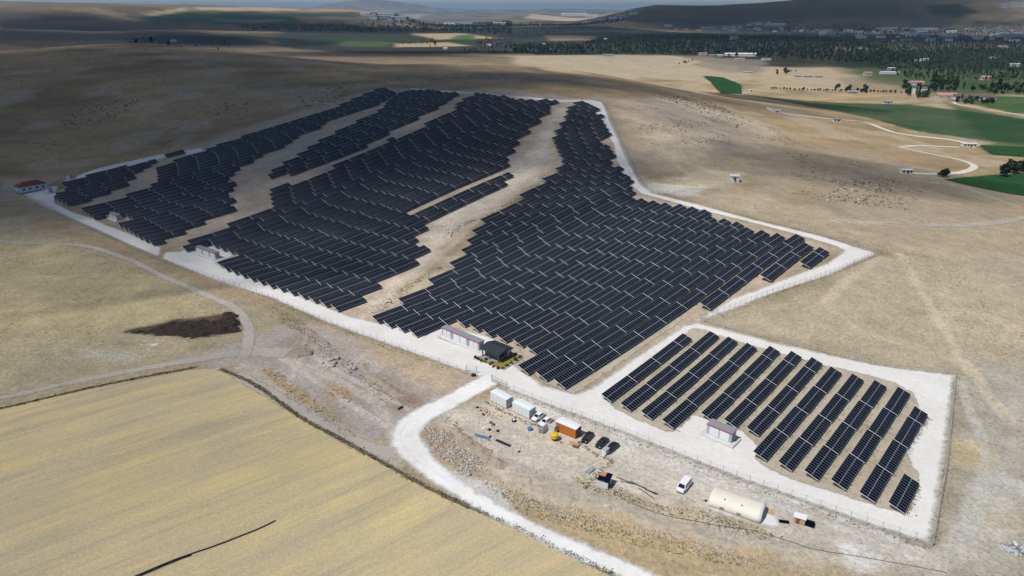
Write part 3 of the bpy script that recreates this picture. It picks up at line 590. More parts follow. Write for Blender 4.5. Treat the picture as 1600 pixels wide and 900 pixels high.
sheet("service_road", [(1058,514),(1096,503),(1130,491),(1200,463),(1300,430),(1374,397),(1340,387),(1290,371),(1180,344),(1100,322),(1020,302),(1002,288),(990,265),(968,220),(954,190),(942,160),(925,156),(870,156),(800,150),(700,142),(640,137),(640,141),(720,146),(860,160),(912,160),(926,170),(942,200),(957,225),(962,250),(980,285),(1000,303),(1100,330),(1200,355),(1302,384),(1318,392),(1290,412),(1240,430),(1200,445),(1140,468),(1085,500)], M_GRAVEL, 0.09, 2.0)
sheet("service_road", [(95,284),(130,271),(152,263),(190,254),(256,240),(262,246),(200,262),(150,272),(110,284)], M_GRAVEL, 0.15, 1.5)
sheet("service_road", [(284,236),(318,231),(320,237),(290,243)], M_GRAVEL, 0.15, 1.5)
road("access_road", [(772,590),(735,610),(690,634),(655,652),(634,676),(644,704),(680,738),(730,772),(800,812),(880,850),(960,884),(1050,925)], [8.5,8,8,9,9,7,6,5.6,5.6,5.8,6,6], M_ROAD, 0.07)
road("dirt_road", [(-60,372),(40,380),(130,384),(200,405),(260,434),(330,464),(368,482),(386,506),(388,535),(380,560)], [4,4,4,4.2,4.5,5], M_DIRT, 0.06)
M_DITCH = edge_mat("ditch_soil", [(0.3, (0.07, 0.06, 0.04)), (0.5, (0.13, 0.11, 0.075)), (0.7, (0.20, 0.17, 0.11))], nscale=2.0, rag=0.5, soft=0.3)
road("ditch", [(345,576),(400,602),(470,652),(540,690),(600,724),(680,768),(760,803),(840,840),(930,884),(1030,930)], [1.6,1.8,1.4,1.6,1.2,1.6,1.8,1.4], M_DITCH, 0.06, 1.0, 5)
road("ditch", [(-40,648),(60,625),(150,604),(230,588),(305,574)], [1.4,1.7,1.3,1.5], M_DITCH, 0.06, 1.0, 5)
road("dirt_road", [(-60,632),(0,622),(100,600),(200,580),(300,563),(380,550),(450,552)], [4,4,4.5,6,9], M_DIRT, 0.05)
road("dirt_road", [(370,585),(440,625),(500,660),(560,694),(615,712)], [5,5,5,6], M_DIRT, 0.045)
road("dirt_road", [(-60,330),(0,310),(30,302),(60,298)], [4,4], M_DIRT, 0.08)
road("dirt_path", [(1200,168),(1215,176),(1310,187),(1350,191),(1400,208),(1480,218),(1530,228)], [7,8,8,9], M_PALE, 0.25, 4.0)
road("dirt_path", [(1405,230),(1450,240),(1500,250),(1522,260),(1505,269),(1470,272),(1420,271)], [5,6,6,6,5], M_PALE, 0.2, 3.0)
road("dirt_path", [(1405,230),(1440,228),(1500,230)], [5,5], M_PALE, 0.2, 3.0)
road("dirt_road", [(1640,330),(1600,340),(1560,349),(1500,354),(1440,352),(1380,348)], [6,5,4,3], M_DIRT, 0.1, 3.0)
road("dirt_path", [(1640,188),(1570,176),(1500,164),(1490,160)], [6,5], M_PALE, 0.3, 5.0)
sheet("green_field", [(1474,280),(1520,276),(1580,272),(1680,262),(1680,318),(1570,302),(1520,292)], M_CROP, 0.12, 5.0)
sheet("green_field", [(1100,119),(1130,121),(1158,134),(1160,147),(1128,146),(1112,132)], M_CROP, 0.5, 8.0)
sheet("green_field", [(1530,227),(1680,231),(1680,249),(1550,242)], M_CROP, 0.3, 6.0)
# ------------------------------------------------------------------ solar tables
TP = 13.2; TL = 12.92; NC = 13          # pitch, length, columns
TILT = R(18.0); MW = 1.76; WID = 3.62
def glass_mat():
    b = NB("solar_glass"); g = b.n("ShaderNodeObjectInfo"); f = b.noise(0.35, 2, 0.5)
    k = b.math('ADD', b.math('MULTIPLY', f, 0.7), b.math('MULTIPLY', g.outputs["Random"], 0.3))
    b.color(b.ramp(k, [(0.25, (0.003, 0.0048, 0.011)), (0.55, (0.0045, 0.0075, 0.018)), (0.8, (0.007, 0.011, 0.023))]))
    b.rough(0.12); b.spec(0.07); return b.m
M_GLASS = glass_mat()
M_FRAME = plain("aluminium_frame", (0.25, 0.27, 0.30), 0.5, 0.0, 0.1)
M_BACK = plain("module_back", (0.10, 0.095, 0.09), 0.7)
M_RAIL = plain("galvanised_rail", (0.62, 0.63, 0.64), 0.5, 0.0, 0.08)
M_POST = plain("galvanised_post", (0.34, 0.35, 0.36), 0.5, 0.2)
def plane_pt(x, s, up=0.0):
    """x along the table, s down the slope from the high edge, up = off the glass"""
    return (x, -s * math.cos(TILT) - up * -math.sin(TILT) * -1, ZT - s * math.sin(TILT) + up * math.cos(TILT))
ZT = 1.80
def slab(m, x0, x1, s0, s1, u0, u1, mt, skip_bottom=False):
    lo = [plane_pt(x0, s0, u0), plane_pt(x1, s0, u0), plane_pt(x1, s1, u0), plane_pt(x0, s1, u0)]
    hi = [plane_pt(x0, s0, u1), plane_pt(x1, s0, u1), plane_pt(x1, s1, u1), plane_pt(x0, s1, u1)]
    o = len(m.v); m.v += lo + hi
    fs = [(4,7,6,5),(0,4,5,1),(1,5,6,2),(2,6,7,3),(3,7,4,0)] + ([] if skip_bottom else [(0,1,2,3)])
    m.f += [tuple(i + o for i in f) for f in fs]; m.m += [mt] * len(fs)
CW = TL / NC
def row_mb(j, n):
    """one line of modules (0 high, 1 low): backing frame with the glass of every module set in it"""
    m = MB(); s0 = j * (MW + 0.07); s1 = s0 + MW
    slab(m, 0, n * CW, s0, s1, -0.035, 0.0, 1)
    for k in range(n): slab(m, k * CW + 0.05, (k + 1) * CW - 0.05, s0 + 0.045, s1 - 0.045, 0.0, 0.012, 0, True)
    return m
def module_mb(j):
    m = MB(); s0 = j * (MW + 0.07); s1 = s0 + MW
    slab(m, 0.01, CW - 0.01, s0, s1, -0.035, 0.0, 1); slab(m, 0.05, CW - 0.05, s0 + 0.045, s1 - 0.045, 0.0, 0.012, 0, True); return m
def frame_mb(n):
    m = MB(); L = n * CW
    for s in (0.45, 1.35, 2.3, 3.2): slab(m, -0.14, L + 0.05, s - 0.04, s + 0.04, -0.12, -0.04, 0)
    slab(m, -0.195, -0.065, -0.02, WID + 0.02, -0.05, 0.006, 1)         # pale end rail in the gap
    slab(m, 0.02, L - 0.02, MW + 0.015, MW + 0.055, -0.06, -0.03, 2)      # joint between the two lines
    return m
def post_mb(x, hi):
    m = MB(); s = 0.75 if hi else 2.9; p = plane_pt(x, s, -0.12); m.box((x, p[1], (p[2] - 1.2) / 2 - 0.0), (0.12, 0.12, p[2] + 1.2)); return m
ME = {}
def mesh_of(key, mbf, mats):
    if key not in ME:
        o = mbf().build(key[0], mats); ME[key] = o.data; bpy.data.objects.remove(o)
    return ME[key]
def ob(name, me, parent, loc=None):
    o = bpy.data.objects.new(name, me); COL.objects.link(o); o.parent = parent
    if loc is not None: o.location = loc
    return o

BLOCKS = []   # name, azimuth, pitch, outline in pixels (high row edges), holes
def rows_from_outline(name, az, pitch, outline, holes=(), v0px=None, rmin=6.3):
    P = ats(outline, ZT * 1.25)[:, :2]; H = [ats(h, ZT * 1.25)[:, :2] for h in holes]
    a = R(az); d = np.array([math.sin(a), math.cos(a)]); n = np.array([math.cos(a), -math.sin(a)])
    Q = np.c_[P @ d, P @ n]; HQ = [np.c_[h @ d, h @ n] for h in H]
    ref = at(v0px[0], v0px[1], ZT)[:2] @ n
    k0 = int(math.ceil((Q[:, 1].min() - ref) / pitch)); k1 = int(math.floor((Q[:, 1].max() - ref) / pitch)); out = []
    def cuts(q, v):
        c = []
        for i in range(len(q)):
            (u0, w0), (u1, w1) = q[i], q[(i + 1) % len(q)]
            if (w0 > v) != (w1 > v): c.append(u0 + (v - w0) / (w1 - w0) * (u1 - u0))
        return sorted(c)
    for k in range(k1, k0 - 1, -1):
        v = ref + k * pitch + 0.011; c = cuts(Q, v); segs = []
        for i in range(0, len(c) - 1, 2): segs.append((c[i], c[i + 1]))
        for hq in HQ:
            hc = cuts(hq, v)
            for i in range(0, len(hc) - 1, 2):
                ns = []
                for s0, s1 in segs:
                    if hc[i + 1] <= s0 or hc[i] >= s1: ns.append((s0, s1)); continue
                    if hc[i] - s0 > 4: ns.append((s0, hc[i]))
                    if s1 - hc[i + 1] > 4: ns.append((hc[i + 1], s1))
                segs = ns
        row = []
        for s0, s1 in segs:
            u = s0; 
            while s1 - u > 11.0: row.append((u, 13)); u += TP
            if s1 - u > rmin - 0.5: row.append((u, 6))
        if row: out.append([(d * u + n * v, n_) for u, n_ in row])
    return name, az, out
front = []
for s_, e_ in [((939,616),(1079,511)),((968.75,630),(1106,519)),((1001,642.5),(1135,527)),((1034,656),(1165,536)),((1095,645),(1203,539)),((1131,655),(1236,548)),((1166,667.5),(1267.5,558)),((1176.5,705.5),(1307,563)),((1215.5,721),(1341,573)),((1256,735),(1376,582.5)),((1298,749.5),(1413,592)),((1342.5,769),(1429,635)),((1387.5,785),(1414,742))]:
    A = at(*s_, ZT)[:2]; B = at(*e_, ZT)[:2]; l = np.hypot(*(B - A)); d = (B - A) / l; row = []; u = 0.24
    while l - u > 11.0: row.append((A + d * u, 13)); u += TP
    if l - u > 5.5: row.append((A + d * u, 6))
    front.append(row)
front = front[::-1]        # first row is the one at the right-hand end
BLOCKS.append(("front block", 41.4, front))
B2 = [(578,493),(600,501),(622,508.5),(646,517),(690,503),(712,498.5),(732,505.5),(754,514.5),(777,523),(800,529),(824,541),(806,569),(811,571.5),(837.5,580.5),(865,591.5),(896,602.5),(940,574),(975,548),(1010,522),(1073,478),(1126,463),(1134,460),(1180,427),(1206,433),(1242,407),(1266,411),(1304,386.5),(1302,384.5),(1280,378.5),(1260,371.5),(1241,365),(1219,360),(1197,356),(1162,344),(1126,335),(1084,323),(1047,314),(1010,306),(991,302),(988,286),(974,267),(955,251),(957,235),(947,223),(940,214),(950,206),(938,188),(939,180),(930,165),(921,157),(899,157),(884,166),(881,180),(866,202),(861,214),(870,236),(878,248),(868,262),(850,277),(819,299),(752,341),(736,361),(725,381),(716,398),(678,430)]
BLOCKS.append(rows_from_outline("large right block", 43.4, 6.55, B2, v0px=(811,572)))
B3 = [(282,384),(299,370),(340,357),(370,341),(424,320),(420,300),(422,292),(450,281),(456,285),(590,228),(606,216),(652,200),(669,188),(687,179),(709,169),(711,160),(728,152),(746,143.5),(760,144.5),(784,147.5),(809,152),(824,155),(850,153.5),(872,154),(854,172),(841,188),(817,206),(809,216),(799,228),(790,252),(797,268),(786,282),(680,334),(666,350),(650,370),(671,377),(652,398),(594,433),(570,458),(528,480),(508,472.5),(489,466),(471,459),(452,453),(415,441),(382,429),(336,411),(373,396),(355,389),(341,384),(326,378),(296,391)]
BLOCKS.append(rows_from_outline("large middle block", 41.5, 7.0, B3, [[(630,324),(700,296),(792,252),(830,250),(800,266),(700,304),(638,331)]], v0px=(644.4,326.4)))
B4 = [(417,275),(424,264),(452,247),(474,235),(484,226),(532,200),(580,177),(596,169),(605,156),(622,145),(640,138),(652,138),(669,139),(681,140.6),(696,142),(717,142.5),(690,161),(655,177),(652,183),(600,207),(588,216),(545,235),(452,268)]
BLOCKS.append(rows_from_outline("narrow upper block", 43.5, 6.8, B4, v0px=(500,240)))
B5 = [(127,325),(213,298),(234,289),(245,281),(246,272),(243,261),(260,254),(315,236),(346,222),(399,205),(450,190),(520,168),(540,158),(599,134),(609,135),(625,141),(602,155),(567,168),(541,176),(521,182),(494,197),(458,213),(452,221),(428,231),(401,243),(384,254),(365,267),(362,275),(367,290),(365,305),(372,322),(309,346),(279,362),(237,377),(226,372),(212,365),(199,356),(181,347),(206,339),(196,334),(172,330),(145,337)]
BLOCKS.append(rows_from_outline("left block", 48.0, 6.9, B5, v0px=(226,372)))
B5a = [(83,306),(88,301),(106,293),(95,284),(130,275),(152,267),(186,260),(250,247),(238,254),(218,267),(202,279),(201,284),(174,294),(145,307),(108,318)]
BLOCKS.append(rows_from_outline("far left corner block", 50.0, 7.0, B5a, v0px=(106,316)))
BLOCKS.append(("corner by the fence", 50.0, [[(at(258,242.5, ZT)[:2], 13)]]))

T_ = []
for name, az, rows in BLOCKS:
    for ri, row in enumerate(rows):
        for ti, (p, n) in enumerate(row):
            a = R(az); d = np.array([math.sin(a), math.cos(a)]); nn = np.array([math.cos(a), -math.sin(a)]); L = n * CW
            c0 = p + nn * 1.7; c1 = c0 + d * L; z0, z1 = tz(*c0), tz(*c1)
            T_.append(dict(block=name, row=ri + 1, i=ti + 1, n=n, p=p, z=z0, az=az, pit=math.atan2(z1 - z0, L), dist=math.hypot(p[0] + d[0] * L / 2, p[1] + d[1] * L / 2), cnt=len(row), nrows=len(rows)))
print("solar tables", len(T_))
T_.sort(key=lambda t: t['dist'])
SCL = {"front block": 1.0, "large right block": 1.25}
def mat_of(t):
    # local x runs up the row, local -y down the slope of the glass (to the right of the row)
    return Matrix.Translation((t['p'][0], t['p'][1], t['z'])) @ Matrix.Rotation(math.pi / 2 - R(t['az']), 4, 'Z') @ Matrix.Rotation(-t['pit'], 4, 'Y') @ Matrix.Rotation(0.012 * math.sin(t['p'][0] * 12.9 + t['p'][1] * 7.7), 4, 'X') @ Matrix.Diagonal((1, SCL.get(t['block'], 1.36), SCL.get(t['block'], 1.36), 1))
GL = [M_GLASS, M_FRAME]
NEAR_MODULES = 46
mod_me = [mesh_of(("module", j), lambda j=j: module_mb(j), GL) for j in (0, 1)]
for ti, t in enumerate(T_[:300]):
    n = t['n']
    k = t['i']; side = {"front block": "of the front block", "large right block": "of the large right block", "large middle block": "of the large middle block"}.get(t['block'], "of the " + t['block'])
    lab = f"{'short' if n < 13 else 'full'} solar table, {ordw(k)} from low end, {ordw(t['row'])} row from right {side}"
    root = thing("solar_table", lab, "solar table", group="solar tables in the fenced farm"); root.matrix_world = mat_of(t)
    if ti < NEAR_MODULES:
        for j in (0, 1):
            for c in range(n): ob("module", mod_me[j], root, (c * CW, 0, 0))
    else:
        for j in (0, 1): ob("module_line", mesh_of(("module_line", j, n), lambda: row_mb(j, n), GL), root)
    ob("support_frame", mesh_of(("support_frame", n), lambda: frame_mb(n), [M_BACK, M_RAIL, M_FRAME]), root)
    if ti < 130:
        for x in ([0.5, n * CW - 0.5] if n < 13 else [0.5, 4.5, 8.5, 12.4]):
            ob("post", mesh_of(("post", x, 1), lambda: post_mb(x, True), M_POST), root); ob("post", mesh_of(("post", x, 0), lambda: post_mb(x, False), M_POST), root)
# the remaining, smaller-looking tables as one mass
def mass_template(n):
    m = MB()
    for j in (0, 1):
        r = row_mb(j, n); m.add(r.v, r.f); m.m[-len(r.f):] = r.m
    f = frame_mb(n); m.add(f.v, f.f); m.m[-len(f.f):] = [(2, 3, 1)[q] for q in f.m]
    for x in ([0.5, n * CW - 0.5] if n < 13 else [0.5, 6.4, 12.4]):
        p = post_mb(x, True); m.add(p.v, p.f); m.m[-len(p.f):] = [4] * len(p.f)
    return np.array(m.v), np.array(m.f), np.array(m.m)
TMPL = {n: mass_template(n) for n in (13, 6)}
VV, FF, MM, o_ = [], [], [], 0
for t in T_[300:]:
    v, f, mi = TMPL[t['n']]; M = np.array(mat_of(t)); VV.append(v @ M[:3, :3].T + M[:3, 3]); FF.append(f + o_); MM.append(mi); o_ += len(v)
if VV:
    o = tri_obj("solar_tables", np.vstack(VV), np.vstack(FF), [M_GLASS, M_FRAME, M_BACK, M_RAIL, M_POST], np.concatenate(MM))
    tag(o, "dark mass of smaller distant solar tables on the rising slope", None, None, "stuff")
# ------------------------------------------------------------------ buildings and gear inside the fence
M_WHITE = plain("white_paint", (0.74, 0.75, 0.75), 0.5, var=0.06)
M_LGREY = plain("light_grey_metal", (0.42, 0.44, 0.47), 0.5, var=0.08)
M_GREY = plain("grey_metal", (0.22, 0.235, 0.255), 0.5, var=0.1)
M_ROOFG = plain("grey_roof_sheet", (0.27, 0.265, 0.285), 0.6, var=0.12)
M_RED = plain("red_trim", (0.42, 0.035, 0.06), 0.5, var=0.1)
M_CONC = plain("concrete", (0.60, 0.59, 0.56), 0.9, var=0.12, scale=1.5)
M_DARKROOF = plain("dark_slate_sheet", (0.035, 0.045, 0.055), 0.45, var=0.2, scale=2)
M_DARK = plain("dark_paint", (0.02, 0.022, 0.026), 0.5, var=0.2)
M_WINDOW = plain("dark_window", (0.012, 0.016, 0.02), 0.1, spec=0.6)
M_WOOD = plain("brown_wood", (0.20, 0.10, 0.045), 0.7, var=0.25, scale=6)
M_PLY = plain("plywood", (0.50, 0.34, 0.17), 0.8, var=0.15)
M_ORANGE = plain("orange_paint", (0.52, 0.155, 0.03), 0.6, var=0.12)
M_YELLOW = plain("yellow_plastic", (0.72, 0.47, 0.02), 0.45, var=0.08)
M_BLUE = plain("blue_plastic", (0.07, 0.22, 0.42), 0.5, var=0.3, scale=5)
M_STEEL = plain("steel", (0.34, 0.35, 0.37), 0.4, 0.4)
M_RUBBER = plain("black_rubber", (0.012, 0.012, 0.013), 0.8)
M_CREAM = plain("cream_canvas", (0.76, 0.71, 0.60), 0.8, var=0.06, scale=0.8)
M_TARP = plain("grey_tarp", (0.32, 0.34, 0.36), 0.7, var=0.2)
M_STONE = plain("pale_stone", (0.55, 0.49, 0.41), 0.95, var=0.3, scale=0.6)
M_GSTONE = plain("grey_stone", (0.43, 0.42, 0.405), 0.95, var=0.25, scale=0.6)
M_TILE = plain("red_roof_tile", (0.20, 0.05, 0.045), 0.75, var=0.2, scale=2)
M_BLUEWALL = plain("pale_blue_wall", (0.50, 0.58, 0.62), 0.85, var=0.06)
AZP = 131.5     # along the fence, across the rows
def rz_of(az): return math.pi / 2 - R(az)

def inverter_station(px, py, lens, label, az=AZP, gap=0.25, depth=2.3, h=2.75, base=True, roofm=None):
    """px,py: middle of the front foot. front wall faces the fence (local -y)"""
    p = at(px, py); tot = sum(lens) + gap * (len(lens) - 1)
    t = thing("inverter_station", label, "transformer station", p, rz_of(az), "transformer stations along the fence")
    m = MB(); m.box((0, depth / 2 - 0.2, 0.25), (tot + 2.2, depth + 2.4, 0.5)); m.box((-tot * 0.12, -1.35, 0.12), (1.6, 0.7, 0.24)); m.build("plinth", M_CONC, t)
    x = -tot / 2
    for k, l in enumerate(lens):
        c = x + l / 2; m = MB(); m.box((c, depth / 2, 0.5 + h / 2), (l, depth, h)); bo = m.build("cabinet", M_LGREY, t)
        nd = 1 if l < 4 else 2
        for j in range(nd):
            dw = (l - 1.4) / nd if nd > 1 else l * 0.5; dx = c - l / 2 + 0.7 + dw / 2 + j * (dw + 0.15) if nd > 1 else c + (l * 0.1 if k % 2 else -0.05)
            m = MB(); m.box((dx, -0.03, 0.5 + h * 0.47), (dw * 0.92, 0.06, h * 0.86)); d = m.build("door", M_WHITE, bo)
            m = MB(); m.box((dx + 0.12, -0.075, 1.5), (0.05, 0.03, 0.25)); 
            m.build("handle", M_DARK, bo)
        m = MB(); 
        for q in range(5): m.box((c + l / 2 + 0.025, depth / 2, 1.3 + q * 0.28), (0.05, depth * 0.6, 0.1))
        m.build("vent", M_GREY, bo)
        m = MB(); m.hexa([(x - 0.1, -0.2, 0.5 + h), (x + l + 0.1, -0.2, 0.5 + h), (x + l + 0.1, depth + 0.15, 0.5 + h), (x - 0.1, depth + 0.15, 0.5 + h)],
                         [(x - 0.1, -0.2, 0.62 + h), (x + l + 0.1, -0.2, 0.62 + h), (x + l + 0.1, depth + 0.15, 0.7 + h), (x - 0.1, depth + 0.15, 0.7 + h)])
        rf = m.build("roof", roofm or M_ROOFG, t)
        m = MB(); m.box((c, -0.225, 0.52 + h), (l + 0.26, 0.05, 0.2)); m.box((x + l + 0.125, depth / 2, 0.52 + h), (0.05, depth + 0.35, 0.2)); m.build("trim", M_RED, t)
        x += l + gap
    return t
inverter_station(719, 537.5, [4.6, 7.2, 4.8], "long white triple transformer station beside the dark roofed control hut")
inverter_station(1122, 687, [6.6], "white two-door transformer station below the short rows of the front block", depth=2.6)
inverter_station(322, 401, [5.2, 5.6, 4.6], "triple transformer station at the low edge of the middle block", az=126)
inverter_station(178, 344, [4.6, 4.6], "double transformer station below the left block of panels", az=131)
inverter_station(108, 279, [3.6, 3.6], "transformer station behind the red roofed building at the far left corner", az=140)
inverter_station(75, 302, [5.0], "small transformer station right beside the red roofed building", az=131)

def red_building():
    p = at(50, 298); t = thing("red_roofed_building", "long pale blue building with hipped red roof outside the left corner", "building", p, rz_of(36))
    L, D, H = 15.5, 8.0, 4.2
    m = MB(); m.box((0, 0, H / 2), (L, D, H)); w = m.build("wall", M_BLUEWALL, t)
    m = MB(); m.box((0, 0, 0.35), (L + 0.12, D + 0.12, 0.7)); m.build("plinth", M_GREY, t)
    e = 0.5; a, b = L / 2 + e, D / 2 + e
    m = MB(); m.add([(-a,-b,H),(a,-b,H),(a,b,H),(-a,b,H),(-a + b,0,H + 2.3),(a - b,0,H + 2.3),(-a,-b,H - .15),(a,-b,H - .15),(a,b,H - .15),(-a,b,H - .15)],
                    [(0,1,5,4),(1,2,5),(2,3,4,5),(3,0,4),(6,9,8,7),(0,6,7,1),(1,7,8,2),(2,8,9,3),(3,9,6,0)]); m.build("roof", M_TILE, t)
    for x in (-5.5, -2, 2, 5.5):
        m = MB(); m.box((x, -D / 2 - 0.03, 2.4), (1.3, 0.06, 1.1)); m.build("window", M_WINDOW, t)
    m = MB(); m.box((-L / 2 - 0.03, -1.0, 1.2), (0.06, 1.2, 2.3)); m.build("door", M_GREY, t)
red_building()

def control_hut():
    p = at(776, 557); t = thing("control_hut", "dark hut with low grey pitched roof and timber posts in a small garden", "hut", p, rz_of(AZP))
    W_, D_, H_ = 7.2, 6.4, 3.0     # local -y faces the gate, +x faces the lower right
    m = MB(); m.box((-1.0, 0.9, H_ / 2 + 0.1), (W_ - 2.2, D_ - 2.0, H_ - 0.2)); w = m.build("wall", M_DARK, t)
    m = MB()
    for k in range(9): m.box((-W_ / 2 + 0.12 + k * 0.62, -D_ / 2 + 1.85, 1.5), (0.5, 0.08, 2.7))
    m.build("cladding", M_GREY, w)
    m = MB(); m.box((2.2, -D_ / 2 + 1.85, 1.25), (1.0, 0.06, 2.2)); m.build("door", M_WINDOW, t)
    for x, y in ((-3.3, -2.8), (-0.4, -2.8), (3.3, -2.8), (3.3, 0.1), (3.3, 2.9)):
        m = MB(); m.box((x, y, 1.5), (0.3, 0.3, 3.0)); m.build("post", M_WOOD, t)
    a, b = W_ / 2 + 0.4, D_ / 2 + 0.4
    m = MB(); m.add([(-a,-b,3.0),(a,-b,3.0),(a,b,3.0),(-a,b,3.0),(-a,0,3.9),(a,0,3.9),(-a,-b,2.86),(a,-b,2.86),(a,b,2.86),(-a,b,2.86)],
                    [(0,1,5,4),(3,4,5,2),(0,4,3),(1,2,5),(0,6,7,1),(1,7,8,2),(2,8,9,3),(3,9,6,0),(6,9,8,7)]); rf = m.build("roof", M_DARKROOF, t)
    for s in (-1, 1):
        m = MB()
        for k in range(12):
            x = -a + 0.4 + k * (2 * a - 0.8) / 11; m.tube((x, s * b, 3.03), (x, 0.02 * s, 3.93), 0.03, 4)
        m.build("seam", M_DARKROOF, rf)
    m = MB(); m.box((0.6, -2.4, 0.06), (W_ + 2, 3.2, 0.12)); m.box((4.2, 0.4, 0.055), (1.4, 5.4, 0.11)); m.build("terrace", plain("slate_paving", (0.30, 0.30, 0.36), 0.8, var=0.3, scale=4), t)
    # garden: kerb, lawn, stones, shrubs
    q = at(764, 571)
    c = [at(739, 562), at(786, 579), at(817, 559), at(806, 552)]
    sheet("lawn", [c[0], c[1], c[2], at(800, 553), at(777, 566), at(750, 556)], edge_mat("dry_lawn", [(0.3, (0.20, 0.16, 0.04)), (0.5, (0.30, 0.23, 0.06)), (0.7, (0.19, 0.19, 0.06))], rag=0.1, soft=0.1, nscale=3), 0.09, 0.8, world=True)
    g = thing("garden_kerb", "low pale concrete kerb around the garden of the dark hut", "kerb", (0, 0, 0))
    for k in range(3):
        A, B = [c[0], c[1], c[2], c[3]][k], [c[0], c[1], c[2], c[3]][k + 1]; d = B - A; l = np.hypot(*d[:2])
        m = MB(); m.box(((A[0] + B[0]) / 2, (A[1] + B[1]) / 2, (A[2] + B[2]) / 2 + 0.15), (l, 0.25, 0.42), 0, math.atan2(d[1], d[0])); m.build("kerbstone", M_CONC, g)
control_hut()

def foliage_mat(name, a, b):
    n = NB(name); f = n.noise(0.9, 3, 0.6); o = n.n("ShaderNodeObjectInfo")
    k = n.math('ADD', n.math('MULTIPLY', f, 0.75), n.math('MULTIPLY', o.outputs["Random"], 0.25))
    n.color(n.ramp(k, [(0.3, a), (0.7, b)])); n.rough(0.9); n.spec(0.15); return n.m
M_LEAF = foliage_mat("green_leaves", (0.028, 0.054, 0.020), (0.075, 0.110, 0.038))
M_LEAFD = foliage_mat("dark_leaves", (0.008, 0.018, 0.011), (0.022, 0.038, 0.018))
M_OLIVE = foliage_mat("dry_olive_weeds", (0.16, 0.145, 0.08), (0.28, 0.24, 0.145))
M_STRAW = foliage_mat("straw_grass", (0.24, 0.17, 0.07), (0.40, 0.29, 0.12))
M_BARK = plain("bark", (0.09, 0.07, 0.05), 0.9)
def leaf_cloud(n, rx, rz, z0, size, seed, clump=7, r0=0.0):
    """leaf-sized quads gathered in clumps through the volume of a crown"""
    g = np.random.default_rng(seed); V = []; F = []
    cc = g.normal(0, 1, (clump, 3)); cc /= np.linalg.norm(cc, axis=1)[:, None]; cc *= g.uniform(0.25, 0.8, (clump, 1))
    for i in range(n):
        c = cc[g.integers(clump)] + g.normal(0, 0.26, 3); l = np.linalg.norm(c)
        if l > 1.05: c *= 1.05 / l * g.uniform(0.8, 1)
        c = c * [rx, rx, rz] + [0, 0, z0 + rz]; u = g.normal(0, 1, 3); u /= np.linalg.norm(u); w = np.cross(u, g.normal(0, 1, 3)); w /= np.linalg.norm(w) + 1e-9
        s = size * g.uniform(0.6, 1.3); o = len(V); V += [c - u * s - w * s * .6, c + u * s - w * s * .6, c + u * s + w * s * .6, c - u * s + w * s * .6]; F.append((o, o + 1, o + 2, o + 3))
    return np.array(V), F
def plant_mesh(name, mats, n, rx, rz, z0, size, seed, trunk=0.0):
    m = MB()
    if trunk: m.tube((0, 0, -0.3), (0, 0, z0 + rz * 1.1), trunk, 6, 1, trunk * 0.4)
    if trunk:
        for k in range(4):
            a = k * 1.7 + seed; m.tube((0, 0, z0 + rz * 0.3), (math.cos(a) * rx * 0.6, math.sin(a) * rx * 0.6, z0 + rz * (0.8 + 0.2 * k)), trunk * 0.4, 4, 1, trunk * 0.15)
    v, f = leaf_cloud(n, rx, rz, z0, size, seed); m.add(v, f, 0); o = m.build(name, mats); me = o.data; bpy.data.objects.remove(o); return me
SHRUB = [plant_mesh("shrub", [M_LEAF, M_BARK], 70, 0.55, 0.5, 0.0, 0.16, s, 0.05) for s in (1, 2, 3)]
def put(name, me, p, sc=1.0, label=None, cat=None, group=None, rz=None, szz=None):
    o = bpy.data.objects.new(name, me); COL.objects.link(o); o.location = tuple(p); o.rotation_euler = (0, 0, random.uniform(0, 6.28) if rz is None else rz)
    o.scale = (sc, sc, sc * (szz or 1)); return tag(o, label, cat, group)
for k, (x, y) in enumerate([(743,560),(747,563),(752,566),(757,567),(765,571),(771,574),(778,577),(786,577),(792,573),(799,569),(806,564),(812,560),(806,555),(760,563),(769,568)]):
    put("shrub", SHRUB[k % 3], at(x, y), random.uniform(0.8, 1.4), "small green shrub in the garden bed of the dark hut", "shrub", "shrubs in the garden of the dark hut")

# site containers
def container(px, py, az, L, wm, rm, em, label, D=2.6, H=2.7):
    p = at(px, py); t = thing("site_container", label, "container", p, rz_of(az), "site containers outside the fence")
    m = MB(); m.box((0, D / 2, H / 2 + 0.15), (L, D, H - 0.1)); w = m.build("wall", wm, t)
    n = int(L / 1.1)
    for k in range(n):
        x = -L / 2 + (k + 0.5) * L / n; m = MB(); m.box((x, -0.02, H / 2 + 0.12), (L / n - 0.08, 0.05, H - 0.45)); m.build("wall_panel", wm, w)
    m = MB(); m.box((L / 2 + 0.02, D / 2, H / 2 + 0.12), (0.04, D - 0.2, H - 0.35)); m.build("shade_toned_end", em, t)  # end turned from the sun: its shade is put into a darker material
    m = MB(); m.add([(-L/2-.08,-.08,H+.1),(L/2+.08,-.08,H+.1),(L/2+.08,D+.08,H+.1),(-L/2-.08,D+.08,H+.1),(-L/2-.08,D/2,H+.24),(L/2+.08,D/2,H+.24),(-L/2-.08,-.08,H+.02),(L/2+.08,-.08,H+.02),(L/2+.08,D+.08,H+.02),(-L/2-.08,D+.08,H+.02)],
        [(0,1,5,4),(3,4,5,2),(0,4,3),(1,2,5),(0,6,7,1),(1,7,8,2),(2,8,9,3),(3,9,6,0),(6,9,8,7)]); m.build("roof", rm, t)
    m = MB(); m.box((-L * 0.2, -0.06, 1.2), (0.9, 0.05, 2.0)); m.build("door", M_WHITE if wm is not M_ORANGE else M_ORANGE, t)
    m = MB(); m.box((0, D / 2, 0.08), (L - 0.2, D - 0.2, 0.16)); m.build("skid", M_DARK, t); return t
